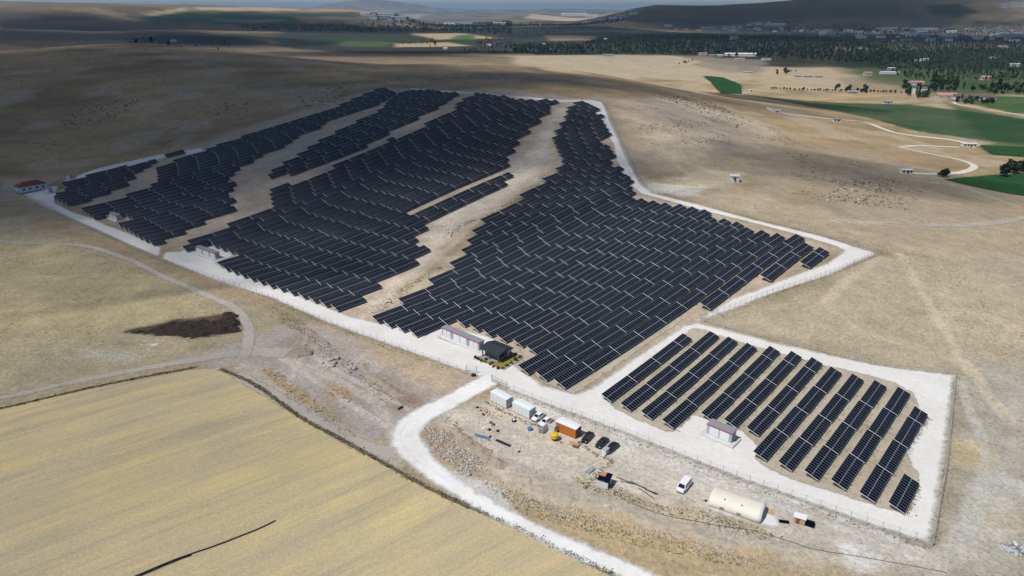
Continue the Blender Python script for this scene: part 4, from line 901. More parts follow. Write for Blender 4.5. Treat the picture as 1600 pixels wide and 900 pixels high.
M_WROOF = plain("white_roof_sheet", (0.76, 0.80, 0.82), 0.5, var=0.05)
container(778.5, 632.5, 134, 6.1, M_WHITE, M_WROOF, M_LGREY, "white site container nearest the gate, left of its twin")
container(813.5, 649, 132, 6.0, M_WHITE, M_WROOF, M_LGREY, "white site container beside the two parked white cars")
container(883.5, 679.5, 128, 6.0, M_ORANGE, M_WROOF, M_WOOD, "orange container with a white roof behind the yellow tank")

# cars
def car_mesh(L, W_, H_, prof, cab):
    """lofted body: prof = (x, z_sill, z_top), cab = roof polygon in x,z"""
    m = MB(); n = len(prof); ys = [(-1.0, 0.0), (-0.97, 0.5), (-0.86, 1.0), (0.86, 1.0), (0.97, 0.5), (1.0, 0.0)]
    V = []
    for x, zb, zt, wf in prof:
        for s, tt in ys: V.append((x, s * W_ / 2 * wf, zb + (zt - zb) * (tt if tt != 0.5 else 0.72)))
    F = []
    for i in range(n - 1):
        for j in range(5): F.append((i * 6 + j, (i + 1) * 6 + j, (i + 1) * 6 + j + 1, i * 6 + j + 1))
        F.append((i * 6 + 5, (i + 1) * 6 + 5, (i + 1) * 6, i * 6))
    F += [tuple(range(5, -1, -1)), tuple(range((n - 1) * 6, n * 6))]
    m.add(V, F); return m
def car(px, py, az, paint, label, van=False, group="cars parked in the dusty yard"):
    p = at(px, py); L, W_ = (5.6, 2.0) if van else (4.45, 1.8)
    t = thing("minivan" if van else "car", label, "van" if van else "car", p, rz_of(az), None if van else group)
    if van:
        prof = [(-2.8,.45,1.0,.9),(-2.7,.35,1.15,.97),(-2.1,.3,1.3,1),(2.6,.3,1.35,1),(2.8,.4,1.2,.95)]
        cab = [(-2.15,1.28),(-1.35,2.2),(2.45,2.25),(2.72,1.33)]
    else:
        prof = [(-2.22,.42,.62,.86),(-2.1,.3,.78,.95),(-1.1,.26,.95,1),(1.4,.26,1.0,1),(2.1,.32,.95,.95),(2.22,.45,.8,.88)]
        cab = [(-1.2,.94),(-0.45,1.45),(0.95,1.48),(1.75,.98)]
    body = car_mesh(L, W_, 0, prof, cab).build("body", paint, t, False)
    a = 0.88 if not van else 0.97; b = 0.68 if not van else 0.86
    V = []
    for (x, z) in cab:
        f = a if (x, z) in (cab[0], cab[-1]) else b; V += [(x, -f * W_ / 2, z), (x, f * W_ / 2, z)]
    m = MB(); m.add(V, [(0,1,3,2),(2,3,5,4),(4,5,7,6),(0,2,4,6),(1,7,5,3),(0,6,7,1)]); m.build("cabin", paint, t)
    # glass stands a little proud of the cabin faces
    def inset(name, q, k=0.86, off=0.012):
        q = [Vector(v) for v in q]; c = sum(q, Vector()) / 4; n = (q[1] - q[0]).cross(q[2] - q[0]).normalized()
        if n.dot(c - Vector((0.2, 0, 1.0))) < 0: n = -n
        q = [c + (v - c) * k for v in q]; m = MB(); m.hexa([v + n * 0.001 for v in q], [v + n * off for v in q]); m.build(name, M_WINDOW, t)
    inset("windscreen", [V[0], V[1], V[3], V[2]]); inset("rear_window", [V[4], V[5], V[7], V[6]])
    for s in (0, 1): inset("side_window", [V[0 + s], V[2 + s], V[4 + s], V[6 + s]], 0.8)
    for x in ((-1.35, 1.35) if not van else (-1.8, 1.75)):
        for s in (-1, 1):
            y = s * (W_ / 2 - 0.08); m = MB(); m.tube((x, y - 0.11, 0.33), (x, y + 0.11, 0.33), 0.33, 14); wh = m.build("wheel", M_RUBBER, t)
            m = MB(); m.tube((x, y + s * 0.10, 0.33), (x, y + s * 0.125, 0.33), 0.2, 10); m.build("rim", M_STEEL, wh)
    for s in (-1, 1):
        m = MB(); m.box((-L / 2 + 0.06, s * W_ * 0.34, 0.68 if not van else 0.9), (0.1, 0.36, 0.14)); m.build("headlight", M_GLASSW, t)
        m = MB(); m.box((L / 2 - 0.03, s * W_ * 0.36, 0.8 if not van else 1.0), (0.06, 0.22, 0.16)); m.build("tail_light", M_RED, t)
        m = MB(); m.box((cab[0][0] + 0.35, s * (W_ / 2 + 0.07), 1.0 if not van else 1.45), (0.12, 0.16, 0.12)); m.build("wing_mirror", paint, t)
    m = MB(); m.box((-L / 2 - 0.01, 0, 0.42), (0.1, W_ * 0.8, 0.14)); m.build("bumper", M_DARK, t)
    return t
M_GLASSW = plain("lamp_glass", (0.6, 0.62, 0.64), 0.2)
M_CARW = plain("white_car_paint", (0.80, 0.80, 0.80), 0.3, var=0.02)
M_CARB = plain("black_car_paint", (0.014, 0.018, 0.02), 0.25, var=0.2)
M_CARG = plain("dark_green_car_paint", (0.014, 0.028, 0.026), 0.25, var=0.2)
M_CARN = plain("dark_blue_car_paint", (0.012, 0.014, 0.026), 0.25, var=0.2)
car(841, 653.5, 39, M_CARW, "white car nearer the white container, left of the other white car")
car(853, 661.5, 41, M_CARW, "white car between its twin and the grey block shed")
car(918, 686, 33, M_CARB, "black car closest to the orange container")
car(940.5, 694.5, 38, M_CARG, "dark green car in the middle of the three dark cars")
car(956, 702, 42, M_CARN, "dark blue car behind the white box, last of the three dark cars")
car(1068.5, 762.5, 37, M_CARW, "white minivan parked alone on pale ground left of the cream tent", True).scale = (.86, .9, .86)

def simple(name, label, cat, px, py, az, build, group=None):
    t = thing(name, label, cat, at(px, py), rz_of(az), group); build(t); return t
def white_box(t):
    m = MB(); m.box((0, 0, 0.75), (1.6, 1.1, 1.5)); m.build("box", M_WHITE, t); m = MB(); m.box((0, -0.56, 0.8), (1.2, 0.04, 1.1)); m.build("door", M_LGREY, t)
    m = MB(); m.box((0, 0, 1.52), (1.7, 1.2, 0.06)); m.build("lid", M_LGREY, t); m = MB(); m.tube((-1.0, -0.5, 0.15), (0.9, -0.5, 0.15), 0.15, 8); m.build("skid", M_WOOD, t)
simple("generator_box", "white generator box standing against the dark blue car", "generator", 946, 709, 41, white_box)
def tank(t):
    m = MB(); m.tube((0, 0, 0.75), (0, 0, 1.75), 1.02, 20); m.tube((0, 0, 1.75), (0, 0, 1.95), 1.02, 20, 0, 0.55); m.build("drum", M_YELLOW, t)
    m = MB(); m.tube((0, 0, 1.95), (0, 0, 2.05), 0.35, 14); m.build("lid", M_YELLOW, t)
    for k in range(4):
        a = k * 1.571 + 0.4; m = MB(); m.box((0.75 * math.cos(a), 0.75 * math.sin(a), 0.375), (0.1, 0.1, 0.75)); m.build("leg", M_DARK, t)
    m = MB(); m.tube((0, 0, 0.68), (0, 0, 0.75), 1.05, 20); m.build("stand_ring", M_DARK, t)
simple("water_tank", "yellow round water tank on legs before the orange container", "tank", 866.5, 687, 40, tank)
def shed(t):
    m = MB(); m.box((0, 0, 1.0), (2.6, 0.22, 2.0)); m.build("wall", M_CONC, t); m = MB(); m.box((-1.2, -0.9, 1.0), (0.2, 1.8, 2.0)); m.build("wall", M_CONC, t)
    m = MB(); m.box((1.4, 0.1, 1.1), (0.12, 1.4, 2.2)); m.build("panel", M_LGREY, t)
simple("wall_screen", "pale grey wall panels between white cars and orange container", "wall", 861, 674, 128, shed)
def locker(t):
    m = MB(); m.box((0, 0, 0.85), (1.3, 1.0, 1.7)); m.build("body", M_LGREY, t)
    m = MB(); m.box((-0.3, -0.2, 1.74), (0.35, 0.4, 0.08)); m.box((0.25, -0.1, 1.74), (0.4, 0.4, 0.08)); m.build("hatch", M_DARK, t); m = MB(); m.box((0, -0.52, 0.8), (1.0, 0.04, 1.3)); m.build("door", M_GREY, t)
simple("metal_locker", "grey metal cabinet with dark top hatches before the white cars", "cabinet", 846, 676, 118, locker)
def reel(c, r):
    def f(t):
        m = MB()
        for z in (0.06, 0.55): m.tube((0, 0, z), (0, 0, z + 0.08), r, 18)
        fl = m.build("flange", c, t); m = MB(); m.tube((0, 0, 0.14), (0, 0, 0.55), r * 0.55, 14); m.build("core", M_WHITE, t)
        m = MB(); m.tube((0, 0, 0.63), (0, 0, 0.66), r * 0.62, 16); m.build("wound_cable", M_WHITE if r < 0.62 else M_BLUE, t)
    return f
simple("cable_reel", "dark rimmed cable reel with white middle on bare yard ground", "cable reel", 803, 658.5, 0, reel(plain("navy_paint", (0.05, 0.06, 0.10), 0.6), 0.6))
simple("cable_reel", "blue cable reel lying flat in front of the grey cabinet", "cable reel", 828, 671.5, 0, reel(M_BLUE, 0.66))
def tyre(t):
    m = MB(); N = 22; V = []; F = []
    for k in range(N):
        a = 2 * math.pi * k / N
        for j in range(6):
            b = 2 * math.pi * j / 6; r = 0.55 + 0.22 * math.cos(b); V.append((r * math.cos(a), r * math.sin(a), 0.25 + 0.24 * math.sin(b)))
    for k in range(N):
        for j in range(6): F.append((k * 6 + j, ((k + 1) % N) * 6 + j, ((k + 1) % N) * 6 + (j + 1) % 6, k * 6 + (j + 1) % 6))
    m.add(V, F); m.build("tyre", M_RUBBER, t); m = MB(); m.tube((0, 0, 0.1), (0, 0, 0.36), 0.34, 14); m.build("disc", M_DARK, t)
simple("old_tyre", "black tyre lying beside the open gate", "tyre", 740, 587, 0, tyre)
def bag(t):
    m = MB(); m.hexa([(-.9,-.35,0),(.8,-.4,0),(.9,.35,0),(-.8,.4,0)], [(-.6,-.15,.5),(.5,-.2,.55),(.6,.15,.5),(-.5,.2,.45)]); m.build("sheet", M_DARK, t)
    m = MB(); m.tube((-0.9, 0, 0.2), (0.9, 0.1, 0.25), 0.16, 7); m.build("fold", M_RUBBER, t)
simple("plastic_bundle", "black plastic bundle beside the white access road", "bundle", 626, 638, 35, bag)
def blue_heap(t):
    for k in range(9):
        m = MB(); x = -2.0 + k * 0.5; s = random.uniform(.35, .55); m.tube((x, random.uniform(-.4, .4), s * .5), (x + 0.55, random.uniform(-.4, .4), s * .6), s * 0.6, 7); m.build("drum", M_BLUE, t)
simple("blue_drums", "row of faded blue drums at the yard edge", "drums", 753, 683, 122, blue_heap)
def bar(t):
    m = MB(); m.box((0, 0, 0.16), (4.4, 0.55, 0.28)); m.build("beam", M_DARK, t); m = MB(); m.box((0.2, 0.5, 0.1), (3.6, 0.3, 0.2)); m.build("beam", M_GREY, t)
simple("steel_beam", "dark steel beam lying right of the blue drums", "beam", 786, 693, 127, bar)
def pallet(t):
    for k in range(6): 
        m = MB(); m.box((0, -0.5 + k * 0.2, 0.52), (2.4, 0.15, 0.06)); m.build("plank", M_PLY, t)
    m = MB(); m.box((0, 0, 0.25), (2.2, 1.1, 0.46)); m.build("stack", M_STONE, t); m = MB(); m.box((0.6, -0.7, 0.3), (1.4, 0.3, 0.6)); m.build("board", M_WOOD, t)
simple("pallet_stack", "low stack of pale boards beside the black car", "pallet", 897, 696, 120, pallet)
for k, (x, y, c) in enumerate([(767,661,M_WOOD),(771,664,M_WOOD),(765,672,M_DARK),(778,674,M_RUBBER),(757,669,M_WHITE),(766,683,M_TILE),(760,645,M_RED),(755,648,M_TILE),(763,649,M_LGREY),(746,637,M_RUBBER),(877,692,M_WOOD),(1103,783,M_DARK),(811,706,M_DARK),(812,700,M_STONE)]):
    def f(t, c=c):
        m = MB(); a = random.uniform(.25, .45); m.hexa([(-a,-a,0),(a,-a*.8,0),(a*.9,a,0),(-a,a*.8,0)], [(-a*.7,-a*.5,a),(a*.6,-a*.6,a*1.2),(a*.7,a*.6,a),(-a*.5,a*.7,a*1.1)]); m.build("lump", c, t)
        m = MB(); m.tube((-a * 1.8, a, 0.08), (a * 1.4, -a, 0.12), 0.07, 6); m.build("rod", c, t)
    nm = {0: "maroon", 1: "brown", 2: "dark", 3: "black", 4: "white", 5: "red", 6: "crimson", 7: "brick red", 8: "pale grey", 9: "sooty", 10: "brown wooden", 11: "charcoal", 12: "black tangled", 13: "pale stony"}[k]
    wh = ["in the open yard", "in the open yard", "right of the white sack", "at the right end of the scraps", "left of the scraps in the open yard", "beside the blue drums", "in front of the first white container", "among rails before the first container", "before the first white container", "at the corner of the first container", "under the orange container", "at the left end of the cream tent", "on the bank below the yard", "on the bank below the yard"][k]
    simple("scrap_piece", f"small {nm} piece of scrap {wh}", "scrap", x, y, random.uniform(0, 180), f)

def tent():
    p = at(1148, 800); az = 121; L, Wd, Hh = 11.0, 5.9, 2.35
    t = thing("storage_tent", "long cream barrel-roofed tent on a white pad", "tent", p, rz_of(az))
    prof = []
    for k in range(11):
        a = math.pi * k / 10; prof.append((-math.cos(a) * Wd / 2, math.sin(a) ** 0.6 * Hh if 0 < k < 10 else 0.0))
    V = []; NS = 12
    for i in range(NS + 1):
        x = -L / 2 + L * i / NS; sag = 0.05 * math.sin(math.pi * i * 3 / NS) ** 2
        for y, z in prof: V.append((x, y + Wd / 2 - 1.2, z * (1 - sag)))
    F = [(i * 11 + j, (i + 1) * 11 + j, (i + 1) * 11 + j + 1, i * 11 + j + 1) for i in range(NS) for j in range(10)]
    o = new_obj("canvas", V, F, M_CREAM, t, None, True); sm = o.modifiers.new("thick", 'SOLIDIFY'); sm.thickness = 0.05
    for x in (-L / 2 + 0.03, L / 2 - 0.03):
        m = MB(); m.add([(x, y * 0.985 + Wd / 2 - 1.2, z * 0.97) for y, z in prof], [tuple(range(11))]); m.build("end_wall", M_CREAM, t)
    m = MB(); m.box((L / 2 + 0.02, Wd / 2 - 1.2, 1.0), (0.05, 1.6, 2.0)); m.build("door", M_GREY, t)
    for x in (-2.6, 1.0):
        m = MB(); m.box((x, -1.22, 0.75), (0.8, 0.1, 0.5)); m.build("window", M_GREY, t)
        m = MB(); m.tube((x + 0.2, 0.1, 2.1), (x + 0.2, 0.05, 2.45), 0.12, 8); m.build("vent", M_GREY, t)
    sheet("white_pad", [at(1095,788), at(1107,772), at(1150,775), at(1205,795), at(1222,812), at(1224,828), at(1200,826), at(1150,812), at(1110,800)], M_GRAVEL, 0.06, 1.5, world=True)
tent()
def mat_board(c, w, d):
    def f(t): m = MB(); m.box((0, 0, 0.09), (w, d, 0.05)); m.build("sheet", c, t); m = MB(); m.box((-w * .3, 0, 0.03), (0.1, d, 0.06)); m.box((w * .3, 0, 0.03), (0.1, d, 0.06)); m.build("batten", M_WOOD, t)
    return f
simple("plywood_sheet", "square plywood sheet on the ground by the tent door", "plywood", 1204, 801, 30, mat_board(M_PLY, 1.5, 1.3))
simple("spare_solar_module", "dark solar panel lying flat between tent and tiny hut", "panel", 1225, 815.5, 102, mat_board(M_GLASS, 2.1, 1.0))
def tiny_hut(t):
    m = MB(); m.box((0, 0.6, 0.8), (2.2, 1.3, 1.6)); m.build("wall", M_PLY, t)
    m = MB(); m.hexa([(-1.25,-.2,1.55),(1.25,-.2,1.55),(1.25,1.4,1.75),(-1.25,1.4,1.75)], [(-1.25,-.2,1.63),(1.25,-.2,1.63),(1.25,1.4,1.83),(-1.25,1.4,1.83)]); m.build("roof", M_WHITE, t)
    m = MB(); m.box((-0.3, -0.07, 0.75), (0.7, 0.05, 1.4)); m.build("door", M_WOOD, t)
simple("plywood_hut", "tiny plywood hut with a white roof right of the tent", "hut", 1248, 819, 118, tiny_hut)
def stand(t):
    m = MB(); m.hexa([(-.9,-.7,.25),(.9,-.7,.25),(.9,.7,.75),(-.9,.7,.75)], [(-.9,-.7,.31),(.9,-.7,.31),(.9,.7,.81),(-.9,.7,.81)]); m.build("panel", M_GLASS, t)
    for x, y, z in ((-.8,-.6,.3),(.8,-.6,.3),(-.8,.6,.72),(.8,.6,.72)): m = MB(); m.box((x, y, z / 2 - .02), (.07, .07, z - .04)); m.build("leg", M_STEEL, t)
simple("panel_stand", "tilted small solar panel on legs beside the tiny hut", "panel", 1265, 821, 120, stand)
def pole(t):
    m = MB(); m.tube((0, 0, -0.3), (0, 0, 3.2), 0.08, 8, 0, 0.06); m.build("post", plain("pale_timber", (0.5, 0.44, 0.34), 0.8), t); m = MB(); m.box((0, 0, 3.15), (0.5, 0.08, 0.08)); m.build("crosspiece", M_WOOD, t)
simple("timber_post", "pale timber post standing below the tent", "post", 1131, 826, 0, pole)
def shack(t):
    m = MB(); m.box((0, 0, 1.0), (2.5, 2.2, 2.0)); m.build("wall", M_LGREY, t)
    for k in range(8): m = MB(); m.box((-1.1 + k * 0.31, -1.12, 1.0), (0.26, 0.05, 1.9)); m.build("plank", M_WHITE, t)
    for a in (0, 1):
        for b in (0, 1):
            if a == 0 and b == 1: continue
            m = MB(); z0, z1 = 1.95 + 0.25 * b, 2.2 + 0.25 * b; x0 = -1.35 + a * 1.42; y0 = -1.3 + b * 1.45
            m.hexa([(x0,y0,z0),(x0+1.36,y0,z0),(x0+1.36,y0+1.4,z1),(x0,y0+1.4,z1)], [(x0,y0,z0+.06),(x0+1.36,y0,z0+.06),(x0+1.36,y0+1.4,z1+.06),(x0,y0+1.4,z1+.06)]); m.build("roof_panel", M_GLASS, t)
    m = MB(); m.hexa([(-1.35,.15,2.2),(0,.15,2.2),(0,1.5,2.45),(-1.35,1.5,2.45)], [(-1.35,.15,2.25),(0,.15,2.25),(0,1.5,2.5),(-1.35,1.5,2.5)]); m.build("roof_board", plain("terracotta_board", (0.42, 0.2, 0.11), 0.8), t)
    m = MB(); m.box((1.28, -0.2, 0.9), (0.06, 0.9, 1.8)); m.build("door", M_DARK, t)
simple("panel_shack", "small shack roofed with dark solar panels and one orange board", "shack", 944, 758, 118, shack)
def tarp(t):
    V = []; 
    for i in range(6):
        for j in range(4): V.append((-1.5 + i * .6, -.6 + j * .4, .12 + random.uniform(0, .3)))
    new_obj("cloth", V, [(i * 4 + j, (i + 1) * 4 + j, (i + 1) * 4 + j + 1, i * 4 + j + 1) for i in range(5) for j in range(3)], M_TARP, t); m = MB(); m.tube((-1.4, 0, .1), (1.4, .1, .14), .09, 6); m.build("pole", M_STEEL, t)
simple("grey_tarp", "crumpled grey tarp up the path from the panel shack", "tarp", 923, 735, 45, tarp)
for k, (a, b, lab) in enumerate([((963,746),(1010,764),"uppermost long dark pole lying right of the panel shack"),((985,752),(1026,774),"long dark pole crossing the middle of the pole heap"),((970,752),(990,757),"short pole near the panel shack"),((998,763),(1022,780),"lowest dark pole of the heap beside the weeds"),((1008,765),(1029,773),"thick dark pipe at the right end of the pole heap")]):
    A, B = at(*a), at(*b); t = thing("scaffold_pole", lab, "pole", A); d = B - A; m = MB(); m.tube((0, 0, 0.12), (d[0], d[1], 0.15), 0.11 if k == 4 else 0.08, 7); m.build("shaft", M_DARK, t)
    m = MB(); m.tube(tuple(d * 0.98 + [0, 0, 0.15]), tuple(d * 1.0 + [0, 0, 0.15]), 0.13, 7); m.build("collar", M_STEEL, t)

# hoses
M_BARK_ = plain("old_pipe", (0.16, 0.13, 0.10), 0.8)
def hose(name, pts, r, mat, label, cat):
    C = smooth_line(ats(pts), 1.5); C = C + rng.uniform(-.06, .06, C.shape); z = terr(C[:, 0], C[:, 1]) + r + 0.05; V = []; F = []
    T = np.gradient(C, axis=0); T /= np.hypot(T[:, 0], T[:, 1])[:, None]
    for (x, y), (tx, ty), q in zip(C, T, z):
        for k in range(6): a = k * math.pi / 3; V.append((x - ty * r * math.cos(a), y + tx * r * math.cos(a), q + r * math.sin(a)))
    for i in range(len(C) - 1):
        for k in range(6): F.append((i * 6 + k, i * 6 + (k + 1) % 6, (i + 1) * 6 + (k + 1) % 6, (i + 1) * 6 + k))
    o = new_obj(name, V, F, mat, None, None, True); tag(o, label, cat); return o
hose("drip_hose", [(212,901),(270,877),(340,852),(400,829),(431,814)], 0.13, M_RUBBER, "long black hose lying across the stubble field", "hose")
hose("drip_hose", [(212,904),(268,880),(300,868)], 0.10, M_RUBBER, "second shorter black hose beside the long one in stubble", "hose")
hose("water_pipe", [(960,772),(990,788),(1040,806),(1090,815),(1130,823),(1170,828),(1220,842),(1270,858),(1330,868),(1400,880),(1480,895)], 0.06, M_BARK_, "thin brown pipe winding along the lower yard edge", "pipe")

# ------------------------------------------------------------------ fence
PM = None
def fence(name, pts, label, step=3.0, h=2.3, wires=True, braces=()):
    C = smooth_line(ats(pts), 0.5) if len(pts) > 2 else np.array([ats(pts)[0][:2] + (ats(pts)[1] - ats(pts)[0])[:2] * k / 400 for k in range(401)])
    s = np.r_[0, np.cumsum(np.hypot(*np.diff(C, axis=0).T))]; n = max(2, int(round(s[-1] / step))); q = np.linspace(0, s[-1], n + 1)
    X = np.interp(q, s, C[:, 0]); Y = np.interp(q, s, C[:, 1]); Z = terr(X, Y); t = thing(name, label, "fence", (0, 0, 0), 0, "wire fences around the solar farm")
    for i in range(n + 1): ob("fence_post", POSTM, t, (X[i], Y[i], Z[i]))
    V = []; F = []
    def bar(a, b, r):
        d = Vector(b) - Vector(a); u = Vector((0, 0, 1)).cross(d).normalized() * r if abs(d.normalized().z) < .99 else Vector((r, 0, 0)); w = d.normalized().cross(u.normalized()) * r
        o = len(V); V.extend([Vector(a) + u, Vector(a) - u * .5 + w, Vector(a) - u * .5 - w, Vector(b) + u, Vector(b) - u * .5 + w, Vector(b) - u * .5 - w]); F.extend([(o, o + 1, o + 4, o + 3), (o + 1, o + 2, o + 5, o + 4), (o + 2, o, o + 3, o + 5)])
    for i in range(n):
        A = (X[i], Y[i], Z[i]); B = (X[i + 1], Y[i + 1], Z[i + 1])
        for hh in (0.1, 0.7, 1.3, 1.8, 2.05, 2.25): bar((A[0], A[1], A[2] + hh), (B[0], B[1], B[2] + hh), 0.012)
        for k in range(1, 10):
            f = k / 10; x, y, z = (A[j] + (B[j] - A[j]) * f for j in range(3)); bar((x, y, z + 0.1), (x, y, z + 1.8), 0.008)
    w = new_obj("wire_mesh", V, F, M_WIRE, t); w["kind"] = "stuff"
    for i in range(0, n + 1, 10):
        m = MB()
        for sg in (-1, 1):
            j = min(max(i + sg, 0), n)
            if j != i: d = np.array([X[j] - X[i], Y[j] - Y[i]]) / max(np.hypot(X[j] - X[i], Y[j] - Y[i]), 1e-6); m.tube((X[i], Y[i], Z[i] + 1.5), (X[i] + d[0] * 1.3, Y[i] + d[1] * 1.3, Z[i]), 0.04, 5)
        m.build("brace", M_FPOST, t)
    return t
M_FPOST = plain("fence_post_paint", (0.52, 0.51, 0.48), 0.6); M_WIRE = plain("fence_wire", (0.34, 0.35, 0.34), 0.5, 0.3)
_m = MB(); _m.box((0, 0, 1.05), (0.10, 0.10, 2.5)); _m.tube((0, 0, 2.28), (0.0, -0.25, 2.55), 0.04, 5)
_o = _m.build("fence_post", M_FPOST); POSTM = _o.data; bpy.data.objects.remove(_o)
fence("wire_fence", [(38,306),(120,348),(235,402),(330,435),(420,467)], "wire fence along the far left part of the white service road", 4.0)
fence("wire_fence", [(420,467),(500,502),(560,525),(640,553),(700,575),(728,585)], "wire fence from the middle block down to the tyre at the gate", 3.5)
fence("wire_fence", [(768,596),(790,609),(860,637),(950,670),(1050,709),(1150,749)], "wire fence above the containers and parked cars", 3.2)
fence("wire_fence", [(1150,749),(1250,784),(1350,820),(1456,854)], "wire fence from the tent to the sharp lower right corner", 3.0)
fence("wire_fence", [(1456,854),(1467,790),(1479,720),(1493,584)], "wire fence up the right side of the front block", 2.6)
fence("wire_fence", [(1493,586),(1420,579),(1350,567),(1250,543),(1150,518),(1094,502)], "wire fence along the top of the front block below dry field", 2.8)
fence("wire_fence", [(1094,502),(1130,489),(1200,462),(1300,429),(1376,397)], "wire fence slanting up to the pointed right corner", 2.6)
fence("wire_fence", [(1376,396),(1290,370),(1180,343),(1100,320),(1020,300)], "wire fence behind the right block facing the tan field", 3.2)
fence("wire_fence", [(1020,300),(1003,285),(985,250),(968,215),(945,165),(935,156)], "wire fence up the slope beside the rocky hill", 4.0)
fence("wire_fence", [(935,155),(870,155),(800,148),(700,140),(600,133)], "wire fence along the top of the farm below the ridge", 4.5)
fence("wire_fence", [(600,133),(520,160),(450,183),(400,198),(320,228),(255,240),(190,252),(130,268),(112,274)], "wire fence along the dark hillside at upper left", 5.0)
def gate(pa, pb, lab):
    A, B = at(*pa), at(*pb); d = B - A; l = np.hypot(*d[:2]); t = thing("gate_leaf", lab, "gate", A, math.atan2(d[1], d[0]), "gate leaves at the farm entrance")
    for x in (0, l): m = MB(); m.box((x, 0, 1.1), (0.12, 0.12, 2.3)); m.build("gate_post", M_GREY, t)
    for z in (0.2, 1.2, 2.1): m = MB(); m.tube((0, 0, z), (l, 0, z), 0.035, 6); m.build("rail", M_GREY, t)
    for k in range(1, int(l / 0.4)): m = MB(); m.tube((k * .4, 0, .2), (k * .4, 0, 2.1), 0.015, 4); m.build("bar", M_GREY, t)
gate((729,580), (745,583), "open gate leaf beside the black tyre"); gate((769,596), (792,607), "gate leaf on the container side of the entrance")
# ------------------------------------------------------------------ loose growth and stones
def clumped(p, sc, th): return p[fbm(p[:, 0] / sc, p[:, 1] / sc, 3, 90) > th]
def in_polys(polys, n, seed):
    """n random spots inside pixel outlines taken to the ground"""
    g = np.random.default_rng(seed); out = []; A = []
    PP = [ats(p)[:, :2] for p in polys]
    for P in PP: A.append(abs(sum(P[i][0] * P[(i + 1) % len(P)][1] - P[(i + 1) % len(P)][0] * P[i][1] for i in range(len(P)))) / 2)
    for P, a in zip(PP, A):
        k = int(n * a / sum(A)) + 1; c = 0
        while c < k:
            q = g.uniform(P.min(0), P.max(0), (k * 3, 2)); q = q[poly_sd(q[:, 0], q[:, 1], P) > 0][:k - c]; out.append(q); c += len(q)
    return np.vstack(out)
def along(lines, n, spread, seed):
    g = np.random.default_rng(seed); C = [smooth_line(ats(l), 1.0) for l in lines]; tot = sum(len(c) for c in C); out = []
    for c in C:
        k = max(1, int(n * len(c) / tot)); i = g.integers(0, len(c), k); out.append(c[i] + g.normal(0, spread, (k, 2)))
    return np.vstack(out)
def tuft(n, r, h, seed):
    g = np.random.default_rng(seed); V = []; F = []
    for k in range(n):
        a = g.uniform(0, 6.28); b = g.uniform(0, r * .6); x, y = b * math.cos(a), b * math.sin(a); w = r * g.uniform(.22, .42); t = a + 1.57 + g.normal(0, .5); hh = h * g.uniform(.3, .7); o = len(V)
        V += [(x - w * math.cos(t), y - w * math.sin(t), -.05), (x + w * math.cos(t), y + w * math.sin(t), -.05), (x + math.cos(a) * r * .7 + w * .5 * math.cos(t), y + math.sin(a) * r * .7 + w * .5 * math.sin(t), hh), (x + math.cos(a) * r * .7 - w * .5 * math.cos(t), y + math.sin(a) * r * .7 - w * .5 * math.sin(t), hh * .9)]; F.append((o, o + 1, o + 2, o + 3))
    return np.array(V), np.array(F)
def rock(seed, flat_=0.7):
    g = np.random.default_rng(seed); bm = bmesh.new(); bmesh.ops.create_icosphere(bm, subdivisions=1, radius=1.0)
    V = np.array([v.co[:] for v in bm.verts]) * g.uniform(0.6, 1.15, (len(bm.verts), 1)); F = np.array([[v.index for v in f.verts] for f in bm.faces]); bm.free(); return V * [1, .85, flat_], F
def scatter(name, tm, pts, smin, smax, mats, label, seed, zoff=0.0, mchoice=None, stretch=0.25):
    g = np.random.default_rng(seed); VV = []; FF = []; MM = []; o = 0; Z = terr(pts[:, 0], pts[:, 1])
    for (x, y), z in zip(pts, Z):
        v, f = tm[g.integers(len(tm))]; s = smin + (smax - smin) * g.random() ** 2.2; a = g.uniform(0, 6.28); c, n = math.cos(a), math.sin(a)
        q = v * s * (1 + g.uniform(-stretch, stretch, 3)); VV.append(np.c_[q[:, 0] * c - q[:, 1] * n + x, q[:, 0] * n + q[:, 1] * c + y, q[:, 2] + z + zoff * s]); FF.append(f + o); o += len(v); MM.append(np.full(len(f), g.integers(len(mats)) if mchoice is None else g.choice(len(mats), p=mchoice)))
    ob_ = tri_obj(name, np.vstack(VV), np.vstack(FF), mats, np.concatenate(MM)); tag(ob_, label, None, None, "stuff"); return ob_
M_TAN = plain("tan_stone", (0.36, 0.30, 0.23), 0.95, var=0.3, scale=0.6)
M_GRASS = foliage_mat("olive_grass", (0.04, 0.058, 0.02), (0.12, 0.125, 0.05))
TUFT = [tuft(8, 0.5, 0.55, s) for s in range(5)]; ROCK = [rock(s) for s in range(7)]
# dark weeds on the ditch between the stubble and the tracks
scatter("ditch_weeds", TUFT, along([[(345,578),(400,602),(470,652),(540,690),(600,724),(680,768),(760,803),(840,840),(930,884),(1030,930)]], 1700, 0.4, 1), 0.25, 0.75, [M_OLIVE, M_LEAFD, M_LEAF, M_OLIVE], "dark weeds along the ditch beside the access road", 1)
scatter("ditch_weeds", TUFT, along([[(-40,648),(60,625),(150,604),(230,588),(305,574)]], 800, 0.35, 2), 0.25, 0.7, [M_OLIVE, M_LEAFD], "dark weeds along the upper edge of the stubble", 2)
# weeds along the fences
scatter("fence_weeds", TUFT, along([[(430,474),(560,527),(700,578)],[(790,612),(950,674),(1150,752),(1350,823),(1456,858)],[(1457,850),(1468,790),(1480,710),(1494,590)],[(1094,506),(1200,465),(1376,399)],[(1300,372),(1100,322)]], 1800, 0.4, 3), 0.15, 0.55, [M_OLIVE, M_OLIVE, M_LEAF, M_OLIVE], "low weeds along the fence foot", 3)
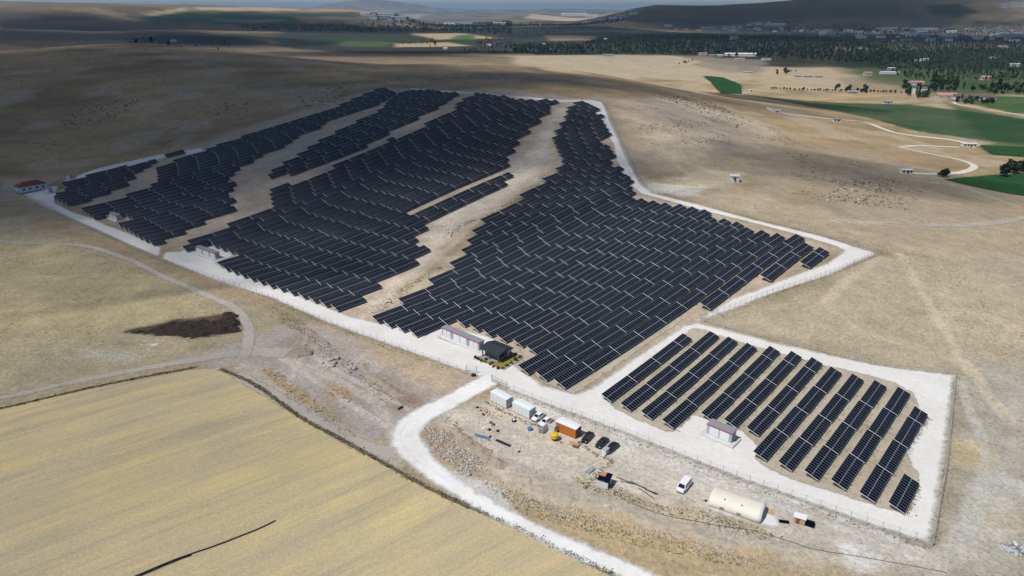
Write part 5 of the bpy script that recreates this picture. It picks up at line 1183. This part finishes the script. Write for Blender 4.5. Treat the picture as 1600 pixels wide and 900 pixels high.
# green drip line of the short rows
gp = []
for row in BLOCKS[0][2]:
    for p, n in row:
        a = R(41.4); d = np.array([math.sin(a), math.cos(a)]); q = np.array([math.cos(a), -math.sin(a)])
        for k in range(150): gp.append(p + d * rng.uniform(0, n * CW) + q * (3.35 + abs(rng.normal(0, .55))))
for row in BLOCKS[1][2][:5]:
    for p, n in row:
        a = R(43.4); d = np.array([math.sin(a), math.cos(a)]); q = np.array([math.cos(a), -math.sin(a)])
        for k in range(14): gp.append(p + d * rng.uniform(0, n * CW) + q * (4.3 + abs(rng.normal(0, .3))))
scatter("row_grass", TUFT, np.array(gp), 0.25, 0.6, [M_GRASS, M_GRASS, M_OLIVE, M_STRAW, M_GRASS], "grass along the low edge of the panel rows", 4)
# gully growth
scatter("gully_weeds", TUFT, np.vstack([along([[(585,488),(620,462),(650,440),(690,418)],[(700,372),(725,350),(760,338),(830,298),(850,275)]], 700, 1.6, 5)]), 0.35, 1.0, [M_OLIVE, M_OLIVE, M_LEAF], "dry weeds along the bare gully", 5)
# yard banks
scatter("bank_weeds", TUFT, in_polys([[(690,650),(715,655),(720,670),(700,670)],[(890,745),(925,735),(1010,785),(1100,800),(1180,830),(1160,840),(1040,805),(930,770)],[(1090,790),(1160,815),(1230,840),(1190,845),(1110,815)],[(740,745),(860,790),(1010,835),(1200,880),(1180,892),(980,850),(820,805)]], 2400, 6), 0.15, 0.48, [M_OLIVE, M_STRAW, M_LEAF, M_OLIVE], "straw and weeds on the banks below the yard", 6)
scatter("bank_weeds", TUFT, in_polys([[(410,578),(430,575),(500,630),(560,685),(545,685),(470,640)],[(505,603),(545,607),(550,628),(522,622)],[(470,500),(520,540),(580,590),(620,625),(600,628),(540,580),(455,510)],[(425,478),(470,500),(455,515),(420,495)]], 1700, 7), 0.18, 0.55, [M_OLIVE, M_STRAW, M_STRAW, M_LEAF], "dry weeds on the banks by the dusty tracks", 7)
# stones
scatter("bank_stones", ROCK, in_polys([[(662,668),(700,672),(748,715),(762,735),(720,742),(690,715),(668,695)]], 1500, 8), 0.08, 0.5, [M_STONE, M_TAN, M_GSTONE, M_TAN], "heap of pale stones beside the bend of the access road", 8, 0.2)
scatter("bank_stones", ROCK, in_polys([[(770,748),(860,780),(960,815),(1100,845),(1180,870),(1170,880),(1020,845),(900,815),(790,780)]], 1300, 9), 0.06, 0.34, [M_STONE, M_TAN, M_TAN, M_GSTONE], "pale stones strewn along the bank below the yard", 9, 0.2)
scatter("bank_stones", ROCK, in_polys([[(455,500),(520,535),(600,600),(655,620),(610,622),(540,585),(470,520)],[(60,358),(240,430),(400,470),(400,480),(230,440),(60,366)]], 800, 10), 0.07, 0.4, [M_STONE, M_TAN, M_TAN, M_GSTONE], "stones strewn beside the grey dirt road", 10, 0.2)
scatter("yard_stones", ROCK, in_polys([[(740,640),(860,690),(960,735),(900,760),(800,710),(700,660)],[(1330,855),(1500,850),(1590,880),(1400,900)]], 420, 11), 0.06, 0.25, [M_STONE, M_GSTONE], "small stones on the yard ground", 11, 0.2)
scatter("field_stones", ROCK, in_polys([[(-20,350),(330,470),(350,560),(-20,620)],[(1100,420),(1600,420),(1600,880),(1500,870),(1495,585),(1380,560),(1100,495)]], 900, 12), 0.08, 0.32, [M_STONE, M_STONE, M_GSTONE], "stones dotted over the dry fields", 12, 0.2)
# scrub and rocks of the hillsides
SCR = [tuft(7, 0.8, 0.55, 20 + s) for s in range(4)]
M_SCRUB = foliage_mat("grey_scrub", (0.10, 0.09, 0.065), (0.19, 0.165, 0.12))
scatter("hill_scrub", SCR, clumped(in_polys([[(20,80),(420,90),(560,110),(560,140),(380,200),(240,240),(90,265),(0,250)]], 13000, 13), 30, .54), 0.35, 1.2, [M_SCRUB, M_SCRUB, M_OLIVE], "low dark scrub over the shaded hillside", 13)
scatter("hill_scrub", SCR, clumped(in_polys([[(960,150),(1060,150),(1200,195),(1260,230),(1120,260),(1010,235)],[(1200,240),(1330,235),(1440,300),(1420,330),(1280,320),(1190,285)],[(560,118),(900,118),(940,140),(640,132)]], 14000, 14), 22, .54), 0.25, 0.9, [M_SCRUB, M_OLIVE, M_OLIVE, M_STRAW], "dry scrub over the rocky right hill", 14)
scatter("hill_scrub", SCR, clumped(in_polys([[(-20,345),(240,425),(360,480),(340,540),(-20,615)],[(1010,300),(1380,340),(1600,350),(1600,560),(1500,560),(1380,395)]], 11000, 15), 14, .53), 0.13, 0.5, [M_OLIVE, M_OLIVE, M_STRAW], "dry tufts over the flat fields", 15)
scatter("hill_rocks", ROCK, in_polys([[(80,190),(150,160),(220,155),(215,170),(120,200)],[(320,165),(400,155),(390,180),(315,185)],[(460,150),(540,130),(545,155),(480,170)],[(1300,278),(1400,280),(1380,325),(1290,315)],[(1020,150),(1090,150),(1180,190),(1150,200)]], 1700, 16), 0.25, 1.1, [plain("dark_rock", (0.13, 0.115, 0.095), 0.95, var=0.3, scale=0.3), M_STONE], "dark rock outcrops on the hillsides", 16, 0.1, [0.75, 0.25])
# rough turned edge of the dung heap
def heap(name, outline, h, mat, label, cat, seed):
    P = ats(outline)[:, :2]; st = 0.55; gx, gy = np.meshgrid(np.arange(P[:, 0].min(), P[:, 0].max(), st), np.arange(P[:, 1].min(), P[:, 1].max(), st)); sd = poly_sd(gx.ravel(), gy.ravel(), P).reshape(gx.shape)
    sd = sd + 6.0 * (fbm(gx / 3.0, gy / 1.8, 4, seed) - .5); H_ = np.clip(sd / 2.2, 0, 1) * h * (0.25 + 1.3 * fbm(gx / 1.5, gy / 1.5, 3, seed + 3) ** 1.3)
    Z = terr(gx, gy) + H_ - 0.03; nx = gx.shape[1]; F = []
    for j in range(gx.shape[0] - 1):
        for i in range(nx - 1):
            if sd[j:j + 2, i:i + 2].max() > -0.1: F.append((j * nx + i, j * nx + i + 1, (j + 1) * nx + i + 1, (j + 1) * nx + i))
    o = new_obj(name, np.c_[gx.ravel(), gy.ravel(), Z.ravel()], F, mat, None, None, False); bm = bmesh.new(); bm.from_mesh(o.data); bmesh.ops.delete(bm, geom=[v for v in bm.verts if not v.link_faces], context='VERTS'); bm.to_mesh(o.data); bm.free(); tag(o, label, cat); return o
M_DUNG = plain("dark_dung", (0.032, 0.022, 0.017), 0.95, var=0.5, scale=1.2)
heap("dung_heap", [(195,519),(235,515),(270,505),(300,501),(330,502),(350,497),(352,488),(368,488),(377,505),(376,518),(340,521),(300,530),(262,524),(230,523)], 1.1, M_DUNG, "long dark brown dung heap left of the grey dirt road", "dung heap", 60)
M_EARTH = plain("brown_earth", (0.37, 0.30, 0.225), 0.95, var=0.3, scale=.7); M_EARTH2 = plain("tan_earth", (0.44, 0.375, 0.285), 0.95, var=0.25, scale=.7)
heap("earth_bank", [(700,662),(722,668),(752,694),(792,724),(782,734),(742,716),(712,692)], 0.9, M_EARTH, "brown earth bank above the heap of pale stones", "earth bank", 62)
heap("earth_bank", [(786,738),(850,752),(905,775),(960,792),(955,800),(880,790),(800,760)], 0.7, M_EARTH2, "tan earth bank below the track left of the panel shack", "earth bank", 63)
heap("earth_bank", [(985,805),(1060,818),(1140,842),(1190,858),(1180,866),(1100,850),(1010,822)], 0.7, M_EARTH2, "long tan earth bank below the tent", "earth bank", 64)
heap("earth_bank", [(560,560),(580,575),(612,600),(640,618),(628,624),(590,602),(560,575)], 0.7, M_EARTH, "low earth bank with stones left of the bare brown patch", "earth bank", 65)
heap("soil_heap", [(460,548),(476,538),(490,545),(488,557),(462,560)], 1.3, plain("grey_soil", (0.30, 0.25, 0.21), 0.95, var=0.2, scale=.8), "low grey soil heap left of the boulders", "soil heap", 61)
# boulders
def boulder(px, py, s, lab, mat):
    v, f = rock(int(px * 7 + py)); o = tri_obj("boulder", v * s, f, mat); o.location = tuple(at(px, py) + [0, 0, s * .35]); o.rotation_euler = (0, 0, px); tag(o, lab, "boulder", "boulders on the dusty ground")
for px, py, s, lab in [(504,558,.7,"small boulder at the upper left of the boulder group"),(504,568,.9,"pale boulder left of the boulder cluster"),(515,564,1.2,"whitish boulder on the left of the main cluster"),(519,563,1.1,"blue-grey boulder in the middle of the main cluster"),(527,561,1.5,"largest grey boulder at the top of the cluster"),(523,568,1.3,"grey boulder at the centre of the cluster"),(520,573,1.2,"pale grey boulder at the foot of the cluster"),(513,575,.7,"flat slab-like boulder below the cluster"),(547,577,.8,"small boulder left of the separate grey pair"),(554,577,1.4,"grey boulder right of the cluster, standing apart"),(549,568,.7,"small white boulder above the separate grey one"),(545,575,.6,"little pale boulder beside the separate pair"),(543,628,.8,"boulder near the straw patch by the track"),(732,742,.9,"blue-grey boulder by the pale spill at the road bend")]:
    boulder(px, py, s * 0.8, lab, M_GSTONE if ("grey" in lab) else M_STONE)
scatter("rubble", ROCK, in_polys([[(1566,852),(1585,848),(1620,860),(1620,875),(1585,868),(1570,862)]], 130, 18), 0.2, 0.7, [M_GSTONE, M_LGREY, M_GREY, M_CONC], "heap of white and grey rubble at the right edge", 18, 0.3)
scatter("debris", ROCK, in_polys([[(750,634),(775,645),(790,650),(770,655),(745,644)],[(960,763),(990,770),(985,778),(955,772)]], 120, 19), 0.08, 0.3, [M_WOOD, M_DARK, M_TILE, M_STONE], "mixed debris before the first white container", 19, 0.2)
scatter("weed_strip", TUFT, along([[(758,628),(790,645),(825,660),(845,668)],[(905,692),(935,712),(955,720),(940,735),(915,762)]], 420, 0.35, 20), 0.2, 0.6, [M_OLIVE, M_LEAF, M_OLIVE], "weeds along the front of the white containers", 20)

# ------------------------------------------------------------------ trees
def tree_mesh(kind, seed, n):
    if kind == "poplar": return plant_mesh("poplar_tree", [M_LEAFD, M_BARK], n, 1.7, 6.2, 1.2, 0.75, seed, 0.22)
    if kind == "pale": return plant_mesh("poplar_tree", [M_LEAF, M_BARK], n, 1.5, 5.0, 1.0, 0.7, seed, 0.2)
    return plant_mesh("round_tree", [M_LEAFD if seed % 2 else M_LEAF, M_BARK], n, 3.2, 3.0, 1.4, 0.95, seed, 0.28)
TM = {k: [tree_mesh(k, s, 90) for s in range(1, 5)] for k in ("poplar", "pale", "round")}
def mesh_np(me):
    v = np.empty(len(me.vertices) * 3); me.vertices.foreach_get("co", v); q = [p for p in me.polygons if len(p.vertices) == 4]
    return v.reshape(-1, 3), np.array([list(p.vertices) for p in q]), np.array([p.material_index for p in q])
BELTS = [  # outline, number, mix poplar/pale/round, label phrase, size
 ([(900,74),(930,62),(1010,58),(1200,58),(1340,66),(1390,80),(1440,100),(1300,99),(1180,90),(1100,86),(1000,86),(930,84)], 900, (.5,.0,.5), "in the dark belt behind the tan ridge", 1.15),
 ([(800,72),(900,70),(920,84),(800,84)], 120, (.4,.1,.5), "in the belt left of the grey block house", 1.0),
 ([(1330,84),(1450,78),(1620,78),(1620,128),(1500,128),(1420,124),(1370,108)], 560, (.15,.6,.25), "among the green gardens of the valley", .8),
 ([(1300,66),(1640,66),(1640,80),(1400,84)], 200, (.5,.1,.4), "in the shaded belt before the town", 1.0),
 ([(560,36),(800,34),(800,56),(700,50),(560,52)], 420, (.4,.0,.6), "in the far plain left of the town", 1.4),
 ([(800,48),(880,46),(890,54),(800,55)], 60, (.7,.0,.3), "on the far field edge", 1.0),
 ([(735,62),(800,62),(800,76),(760,78),(740,72)], 60, (.4,.1,.5), "round the small white farmhouse", 1.0),
 ([(715,78),(830,80),(830,84),(720,84)], 40, (.1,.0,.9), "in the low row behind the ridge", .7),
 ([(1036,7),(1062,6),(1062,9),(1036,10)], 9, (.2,.0,.8), "on the crest of the dark mountain", 2.2),
 ([(360,40),(560,42),(640,50),(560,50),(380,46)], 160, (.3,.0,.7), "on the far left plain", 1.2),
 ([(600,24),(1000,26),(960,36),(640,34)], 200, (.4,.0,.6), "on the hazy plain", 1.6),
 ([(200,60),(360,62),(360,70),(290,74),(200,70)], 70, (.2,.0,.8), "in the dark hollow beyond the left hill", .9),
 ([(1200,34),(1300,36),(1290,52),(1200,50)], 90, (.6,.0,.4), "beside the white works under the mountain", 1.0),
 ([(1300,40),(1600,40),(1600,62),(1300,58)], 260, (.3,.0,.7), "scattered through the town", .9),
 ([(1410,130),(1450,140),(1450,156),(1412,152)], 34, (.1,.1,.8), "round the big white farmhouse", 1.0),
 ([(1455,126),(1500,128),(1490,143),(1455,145)], 34, (.2,.1,.7), "behind the pink roofed barn", 1.1),
 ([(1500,140),(1600,134),(1600,150),(1560,148)], 30, (.3,.1,.6), "behind the long brown barn", 1.0),
 ([(1490,156),(1560,158),(1560,164),(1495,163)], 20, (.0,.1,.9), "before the long brown barn", .7),
 ([(1300,136),(1355,137),(1355,146),(1300,144)], 16, (.0,.0,1), "round the low grey farm shed", .7),
 ([(1565,266),(1612,258),(1612,272),(1566,276)], 15, (.0,.0,1), "in the hedge above the bright green field", .85),
 ([(1463,273),(1475,270),(1484,276),(1466,278)], 4, (.0,.0,1), "at the tip of the bright green field", .55),
 ([(1212,112),(1246,110),(1244,117),(1214,118)], 6, (.0,.0,1), "beside the grey ruins on the tan ridge", .9),
 ([(1056,98),(1085,95),(1082,100),(1058,101)], 4, (.0,.0,1), "beside the crumbling walls on the ridge", .8),
 ([(672,66),(680,66),(682,76),(672,76)], 4, (.8,.0,.2), "standing tall alone beyond the ridge", 1.5),
 ([(620,66),(670,66),(672,70),(622,71)], 22, (.0,.0,1), "in the orchard row beyond the ridge", .6),
]
TREES = []
for bi, (poly, n, mixp, ph, sz) in enumerate(BELTS):
    for x, y in in_polys([poly], int(n * 3.6) if n > 90 else int(n * 1.3), 100 + bi):
        k = ("poplar", "pale", "round")[rng.choice(3, p=np.array(mixp) / sum(mixp))]; TREES.append((math.hypot(x, y), x, y, k, sz * rng.uniform(.7, 1.3), ph))
row = ats([(1205,139),(1405,145)])
for k in range(42):
    f = k / 41; x, y = row[0][:2] * (1 - f) + row[1][:2] * f; TREES.append((math.hypot(x, y), x, y + rng.normal(0, 3), "round", rng.uniform(.35, .6), "in the orchard row below the tan knoll"))
TREES.sort(key=lambda t: t[0])
for r_, x, y, k, s, ph in TREES[:290]:
    o = put("poplar_tree" if k != "round" else "round_tree", TM[k][rng.integers(4)], (x, y, tz(x, y)), s, f"{ {'poplar':'dark slender poplar','pale':'light green poplar','round':'bushy round tree'}[k]} {ph}", "tree", "trees " + ph)
VV, FF, MM, o_ = [], [], [], 0
TN = {k: [mesh_np(tree_mesh(k, s + 20, 44)) for s in range(3)] for k in TM}
for r_, x, y, k, s, ph in TREES[290:]:
    v, f, mi = TN[k][rng.integers(3)]; a = rng.uniform(0, 6.28); c, n = math.cos(a), math.sin(a); q = v * s
    VV.append(np.c_[q[:, 0] * c - q[:, 1] * n + x, q[:, 0] * n + q[:, 1] * c + y, q[:, 2] + tz(x, y)]); FF.append(f + o_); MM.append(mi + (0 if (k != "pale" and rng.random() < .8) else 2)); o_ += len(v)
o = tri_obj("woodland", np.vstack(VV), np.vstack(FF), [M_LEAFD, M_BARK, M_LEAF, M_BARK], np.concatenate(MM)); tag(o, "far dark woodland and orchards of the valley", None, None, "stuff")

# ------------------------------------------------------------------ houses of the valley and huts on the slopes
M_HW = plain("white_wall", (0.70, 0.69, 0.67), 0.85, var=0.06); M_HG = plain("grey_wall", (0.36, 0.35, 0.35), 0.9, var=0.15); M_HB = plain("beige_wall", (0.52, 0.45, 0.37), 0.9, var=0.1)
M_PINK = plain("pink_roof", (0.45, 0.24, 0.21), 0.85, var=0.15); M_BROWNR = plain("brown_roof", (0.14, 0.10, 0.095), 0.8, var=0.2); M_WR = plain("pale_roof", (0.66, 0.66, 0.66), 0.7, var=0.08); M_GR = plain("grey_roof", (0.30, 0.31, 0.33), 0.8, var=0.15); M_BLR = plain("blue_grey_roof", (0.22, 0.29, 0.38), 0.7, var=0.15)
def house(name, px, py, L, D, H, wm, rm, label, cat="house", rise=1.6, az=95, wins=3, group="buildings of the valley"):
    p = at(px, py); t = thing(name, label, cat, p, rz_of(az), group); far = math.hypot(p[0], p[1]) > 1500
    m = MB(); m.box((0, 0, H / 2 - .5), (L, D, H + 1)); w = m.build("wall", wm, t)
    a, b = L / 2 + .4, D / 2 + .4; m = MB()
    m.add([(-a,-b,H),(a,-b,H),(a,b,H),(-a,b,H),(-a+.2,0,H+rise),(a-.2,0,H+rise),(-a,-b,H-.15),(a,-b,H-.15),(a,b,H-.15),(-a,b,H-.15)], [(0,1,5,4),(3,4,5,2),(0,4,3),(1,2,5),(0,6,7,1),(1,7,8,2),(2,8,9,3),(3,9,6,0),(6,9,8,7)]); m.build("roof", rm, t)
    if wins:
        for k in range(wins):
            x = -L / 2 + (k + .5) * L / wins; m = MB(); m.box((x, -D / 2 - .03, H * .55), (min(1.4, L / wins * .5), .08, min(1.3, H * .45))); m.build("window", M_WINDOW, w)
        m = MB(); m.box((L * .08, -D / 2 - .04, min(1.05, H * .4)), (min(1.1, L * .2), .08, min(2.1, H * .8))); m.build("door", M_BROWNR, w)
    return t
house("stone_hut", 1147, 283, 4.6, 4.2, 3.4, M_HW, M_WR, "small white block hut alone on the brown slope", "hut", .15, 100, 1, "huts on the slopes")
house("white_hut", 1415.5, 271, 7.2, 3.4, 2.8, M_HW, M_WR, "low white hut at the start of the pale path", "hut", .3, 92, 3, "huts on the slopes")
house("white_hut", 1513, 229.5, 11, 5, 3.2, M_HW, M_WR, "long white hut beside the green field and path junction", "hut", .5, 96, 4, "huts on the slopes")
house("white_hut", 1307, 190, 7.5, 4, 2.8, M_HW, M_BLR, "small white hut with blue roof on the pale path", "hut", .4, 95, 2, "huts on the slopes")
house("white_hut", 1213, 176, 6, 4, 2.6, M_HW, M_WR, "white hut at the upper bend of the pale path", "hut", .3, 95, 1, "huts on the slopes")
house("white_hut", 1173.5, 143.5, 6.5, 4, 3, M_HW, M_WR, "bright white hut at the tip of the dark green field", "hut", .3, 95, 1, "huts on the slopes")
house("white_hut", 1386, 162, 11, 4.5, 3, M_HW, M_BLR, "pale blue hut on the edge of the long green field", "hut", .3, 95, 3, "huts on the slopes")
house("farmhouse", 1436, 147, 16, 11, 9, M_HW, M_BROWNR, "tall white farmhouse among dark trees left of the pink barn", "house", 2.2, 98, 4)
house("farmhouse", 1431, 133, 22, 10, 5, M_HW, M_PINK, "white house with reddish roof behind the tall white farmhouse", "house", 2.0, 96, 4)
house("barn", 1477, 154, 26, 15, 5, M_HB, M_PINK, "wide barn with a faded pink roof", "barn", 3.2, 98, 3)
house("barn", 1521, 156, 50, 13, 4.5, M_HW, M_BROWNR, "very long barn with brown roof and white walls", "barn", 3.0, 102, 7)
house("shed", 1493, 153, 9, 9, 4.5, M_HG, M_BLR, "blue shed squeezed between the pink and brown barns", "shed", .6, 98, 1)
house("farmhouse", 1539, 125, 17, 11, 5, M_HB, M_PINK, "pink roofed house above the bright green plot", "house", 2.6, 95, 3)
house("farm_shed", 1331, 146, 14, 8, 3, M_HG, M_GR, "low grey farm shed in the orchard", "shed", 1.4, 96, 2)
house("farmhouse", 1355, 118, 14, 10, 5.5, M_HB, M_PINK, "beige house at the foot of the tan knoll", "house", 1.6, 96, 3)
house("greenhouse", 1389, 115.5, 34, 9, 3.5, M_HW, M_WR, "long low white greenhouse beside the gardens", "greenhouse", 1.2, 95, 0)
house("farmhouse", 1392, 110, 12, 8, 5, M_HG, M_WR, "grey and white house above the long greenhouse", "house", 1.2, 95, 2)
house("ruin", 1246, 120, 12, 9, 2.4, M_HG, M_GR, "left grey ruin on the tan ridge", "ruin", .3, 95, 3)
house("ruin", 1262, 120.5, 16, 9, 2.2, M_HG, M_GR, "middle grey ruin on the tan ridge", "ruin", .3, 95, 3)
house("ruin", 1279, 121, 12, 9, 2.6, M_HG, M_BLR, "right grey ruin on the tan ridge", "ruin", .3, 95, 0)
house("ruin", 1168, 114, 18, 8, 2.4, M_HG, M_WR, "pale ruined walls left of the small dark tree", "ruin", .3, 95, 2)
house("ruin", 1088, 101, 16, 8, 2.6, M_HB, M_HB, "crumbling beige walls on the ridge beside dark trees", "ruin", .3, 95, 2)
house("block_house", 950, 88, 27, 9, 5, M_HG, M_WR, "long grey block house at the left end of the tree belt", "house", .3, 95, 4)
house("barn", 1163, 88, 60, 16, 6, M_HW, M_WR, "long white shed before the dark tree belt", "shed", 3, 95, 4)
house("farmhouse", 1155, 95, 24, 10, 5, M_HB, M_PINK, "low brown house before the long white shed", "house", 1.8, 95, 4)
house("barn", 1138, 87, 20, 14, 5, M_HW, M_WR, "smaller white shed left of the long white one", "shed", 2.5, 95, 2)
house("farmhouse", 1098, 86.5, 22, 12, 6, M_HB, M_PINK, "pinkish house at the edge of the dark belt", "house", 1.5, 95, 3)
house("farmhouse", 1113, 88, 18, 10, 4, M_HG, M_BLR, "grey blue house right of the pinkish house", "house", 1.2, 95, 2)
house("farmhouse", 1125, 88, 14, 9, 4, M_HW, M_WR, "little white house between grey blue house and sheds", "house", 1.2, 95, 2)
house("farmhouse", 1197, 94, 22, 9, 4, M_HW, M_BLR, "low pale house under the right end of the belt", "house", 1.2, 95, 3)
house("apartment_block", 1146, 62, 34, 16, 13, M_HB, M_PINK, "pale apartment block rising out of the belt", "apartment block", 1.5, 95, 5)
house("farmhouse", 947, 64, 16, 12, 9, M_HW, M_WR, "bright white tower-like house in the belt", "house", 1, 95, 1)
house("farmhouse", 764, 72, 14, 9, 5, M_HW, M_WR, "white farmhouse beyond the ridge among trees", "house", 1.5, 95, 2)
house("farmhouse", 696, 77, 13, 8, 4, M_HW, M_WR, "white house beside the tall lone trees", "house", 1.4, 95, 2)
house("farmhouse", 272, 66, 18, 12, 6, M_HG, M_WR, "pale farmhouse in the dark hollow at left", "house", 1.8, 95, 2)
house("farmhouse", 850, 71, 14, 9, 5, M_HW, M_WR, "white house in the left end of the belt", "house", 1.4, 95, 2)
house("farmhouse", 863, 78, 15, 8, 4, M_HW, M_WR, "white shed by the field edge behind the ridge", "shed", 1.0, 95, 0)
house("farmhouse", 1585, 104, 18, 12, 6, M_HW, M_WR, "white house at the right edge of the gardens", "house", 1.2, 95, 2)
house("farmhouse", 1554, 92, 24, 10, 4, M_HB, M_HB, "beige low house in the gardens near the right edge", "house", 1.0, 95, 3)
house("farmhouse", 1434, 96, 12, 8, 5, M_HW, M_WR, "small white house on the left of a dark clump", "house", 1.2, 95, 1)
house("farmhouse", 1446, 95, 10, 8, 5, M_HW, M_WR, "small white house on the right of a dark clump", "house", 1.2, 95, 1)
house("farmhouse", 1566, 76, 30, 14, 9, M_HB, M_HB, "beige block before the town at right", "house", .5, 95, 3)
house("factory", 1588, 58, 120, 60, 12, M_HG, M_GR, "big grey works hall at the right edge", "factory", 3, 95, 0)
house("factory", 1385, 46.5, 110, 40, 12, M_HW, M_WR, "long white factory hall under the mountain, left one", "factory", 2, 95, 0)
house("factory", 1444, 48, 130, 40, 14, M_HW, M_WR, "long white factory hall under the mountain, right one", "factory", 2, 95, 4)
house("factory", 1481, 59, 60, 40, 9, M_HG, M_WR, "white roofed hall in the middle of the town", "factory", 2, 95, 0)
house("factory", 1211, 40, 120, 60, 12, M_HW, M_WR, "white works at the left end of the mountain foot", "factory", 3, 95, 0)
house("factory", 897, 25, 420, 160, 36, M_HW, M_WR, "great white factory complex on the far plain", "factory", 6, 95, 0, "far factories")
house("factory", 925, 26, 200, 120, 26, M_HW, M_WR, "white hall at the right end of the great factory", "factory", 5, 95, 0, "far factories")
for k, (x, y) in enumerate([(1567,13),(1574,12),(1582,12),(1590,11),(1597,12)]): house("apartment_block", x, y, 45, 24, 34, M_HW, M_PINK, f"{ORD[k+1]} of five pale apartment blocks on the far right hillside", "apartment block", 6, 95, 3, "apartment blocks on the hillside")
# the rest of the town: one small mesh each
def town_mesh(L, D, H, rise):
    m = MB(); m.box((0, 0, H / 2 - 1), (L, D, H + 2), 0); a, b = L / 2 + .5, D / 2 + .5
    m.add([(-a,-b,H),(a,-b,H),(a,b,H),(-a,b,H),(-a,0,H+rise),(a,0,H+rise)], [(0,1,5,4),(3,4,5,2),(0,4,3),(1,2,5),(0,3,2,1)], 1); return m
TWN = []
for k, (d, wm, rm) in enumerate([((18,12,7,2.5),M_HW,M_PINK),((40,20,8,2),M_HW,M_WR),((26,14,9,1),M_HG,M_GR),((60,24,9,2.5),M_HG,M_BLR),((16,12,10,2),M_HB,M_BROWNR),((34,16,8,2),M_HW,M_BLR)]):
    o = town_mesh(*d).build("town_building", [wm, rm]); TWN.append((o.data, ["white house with pinkish roof","pale roofed white hall","grey flat building","blue-grey roofed hall","beige house with brown roof","white hall with blue-grey roof"][k])); bpy.data.objects.remove(o)
for poly, n, sc, ph in [([(1000,40),(1200,36),(1330,44),(1620,42),(1620,66),(1400,66),(1250,54),(1060,48)], 150, 1.0, "in the shaded town below the dark mountain"),([(1170,36),(1200,35),(1200,40),(1170,41)], 12, 1.2, "at the mountain foot left of the works"),([(560,22),(1000,16),(990,30),(700,40),(600,38)], 60, 1.9, "scattered on the far pale plain")]:
    for x, y in in_polys([poly], n, int(n)):
        i = rng.integers(6); put("town_building", TWN[i][0], (x, y, tz(x, y)), sc * rng.uniform(.6, 1.2), f"{TWN[i][1]} {ph}", "building", "buildings " + ph, R(rng.normal(0, 18)))
# utility poles near the fields
def upole(t):
    m = MB(); m.tube((0, 0, -.5), (0, 0, 9), .16, 6, 0, .1); m.build("mast", M_WOOD, t); m = MB(); m.box((0, 0, 8.6), (2.0, .12, .12)); m.build("crossarm", M_WOOD, t)
for x, y, l in [(1528,221,"utility pole at the green field corner"),(1330,300,"utility pole on the brown right slope")][:1]: simple("utility_pole", l, "utility pole", x, y, 100, upole)
# ------------------------------------------------------------------ air
def haze():
    b = bpy.data.materials.new("air"); b.use_nodes = True; t = b.node_tree
    for n in list(t.nodes):
        if n.type == 'BSDF_PRINCIPLED': t.nodes.remove(n)
    v = t.nodes.new("ShaderNodeVolumePrincipled"); v.inputs["Color"].default_value = (0.42, 0.69, 1.0, 1); v.inputs["Density"].default_value = HAZE_D; v.inputs["Anisotropy"].default_value = 0.2
    t.links.new(v.outputs[0], t.nodes["Material Output"].inputs["Volume"])
    zt = max(CAMH, float(_zmax)) + 8
    m = MB(); m.box((0, 0, (zt - 60) / 2), (90000, 90000, zt + 60)); o = m.build("haze", b); tag(o, None, None, None, "stuff")
HAZE_D = 4.2e-5
_zmax = max(v.co.z for v in bpy.data.objects["ground"].data.vertices)
_zmin = min(v.co.z for v in bpy.data.objects["ground"].data.vertices); print("ground z", _zmin, _zmax)
haze()
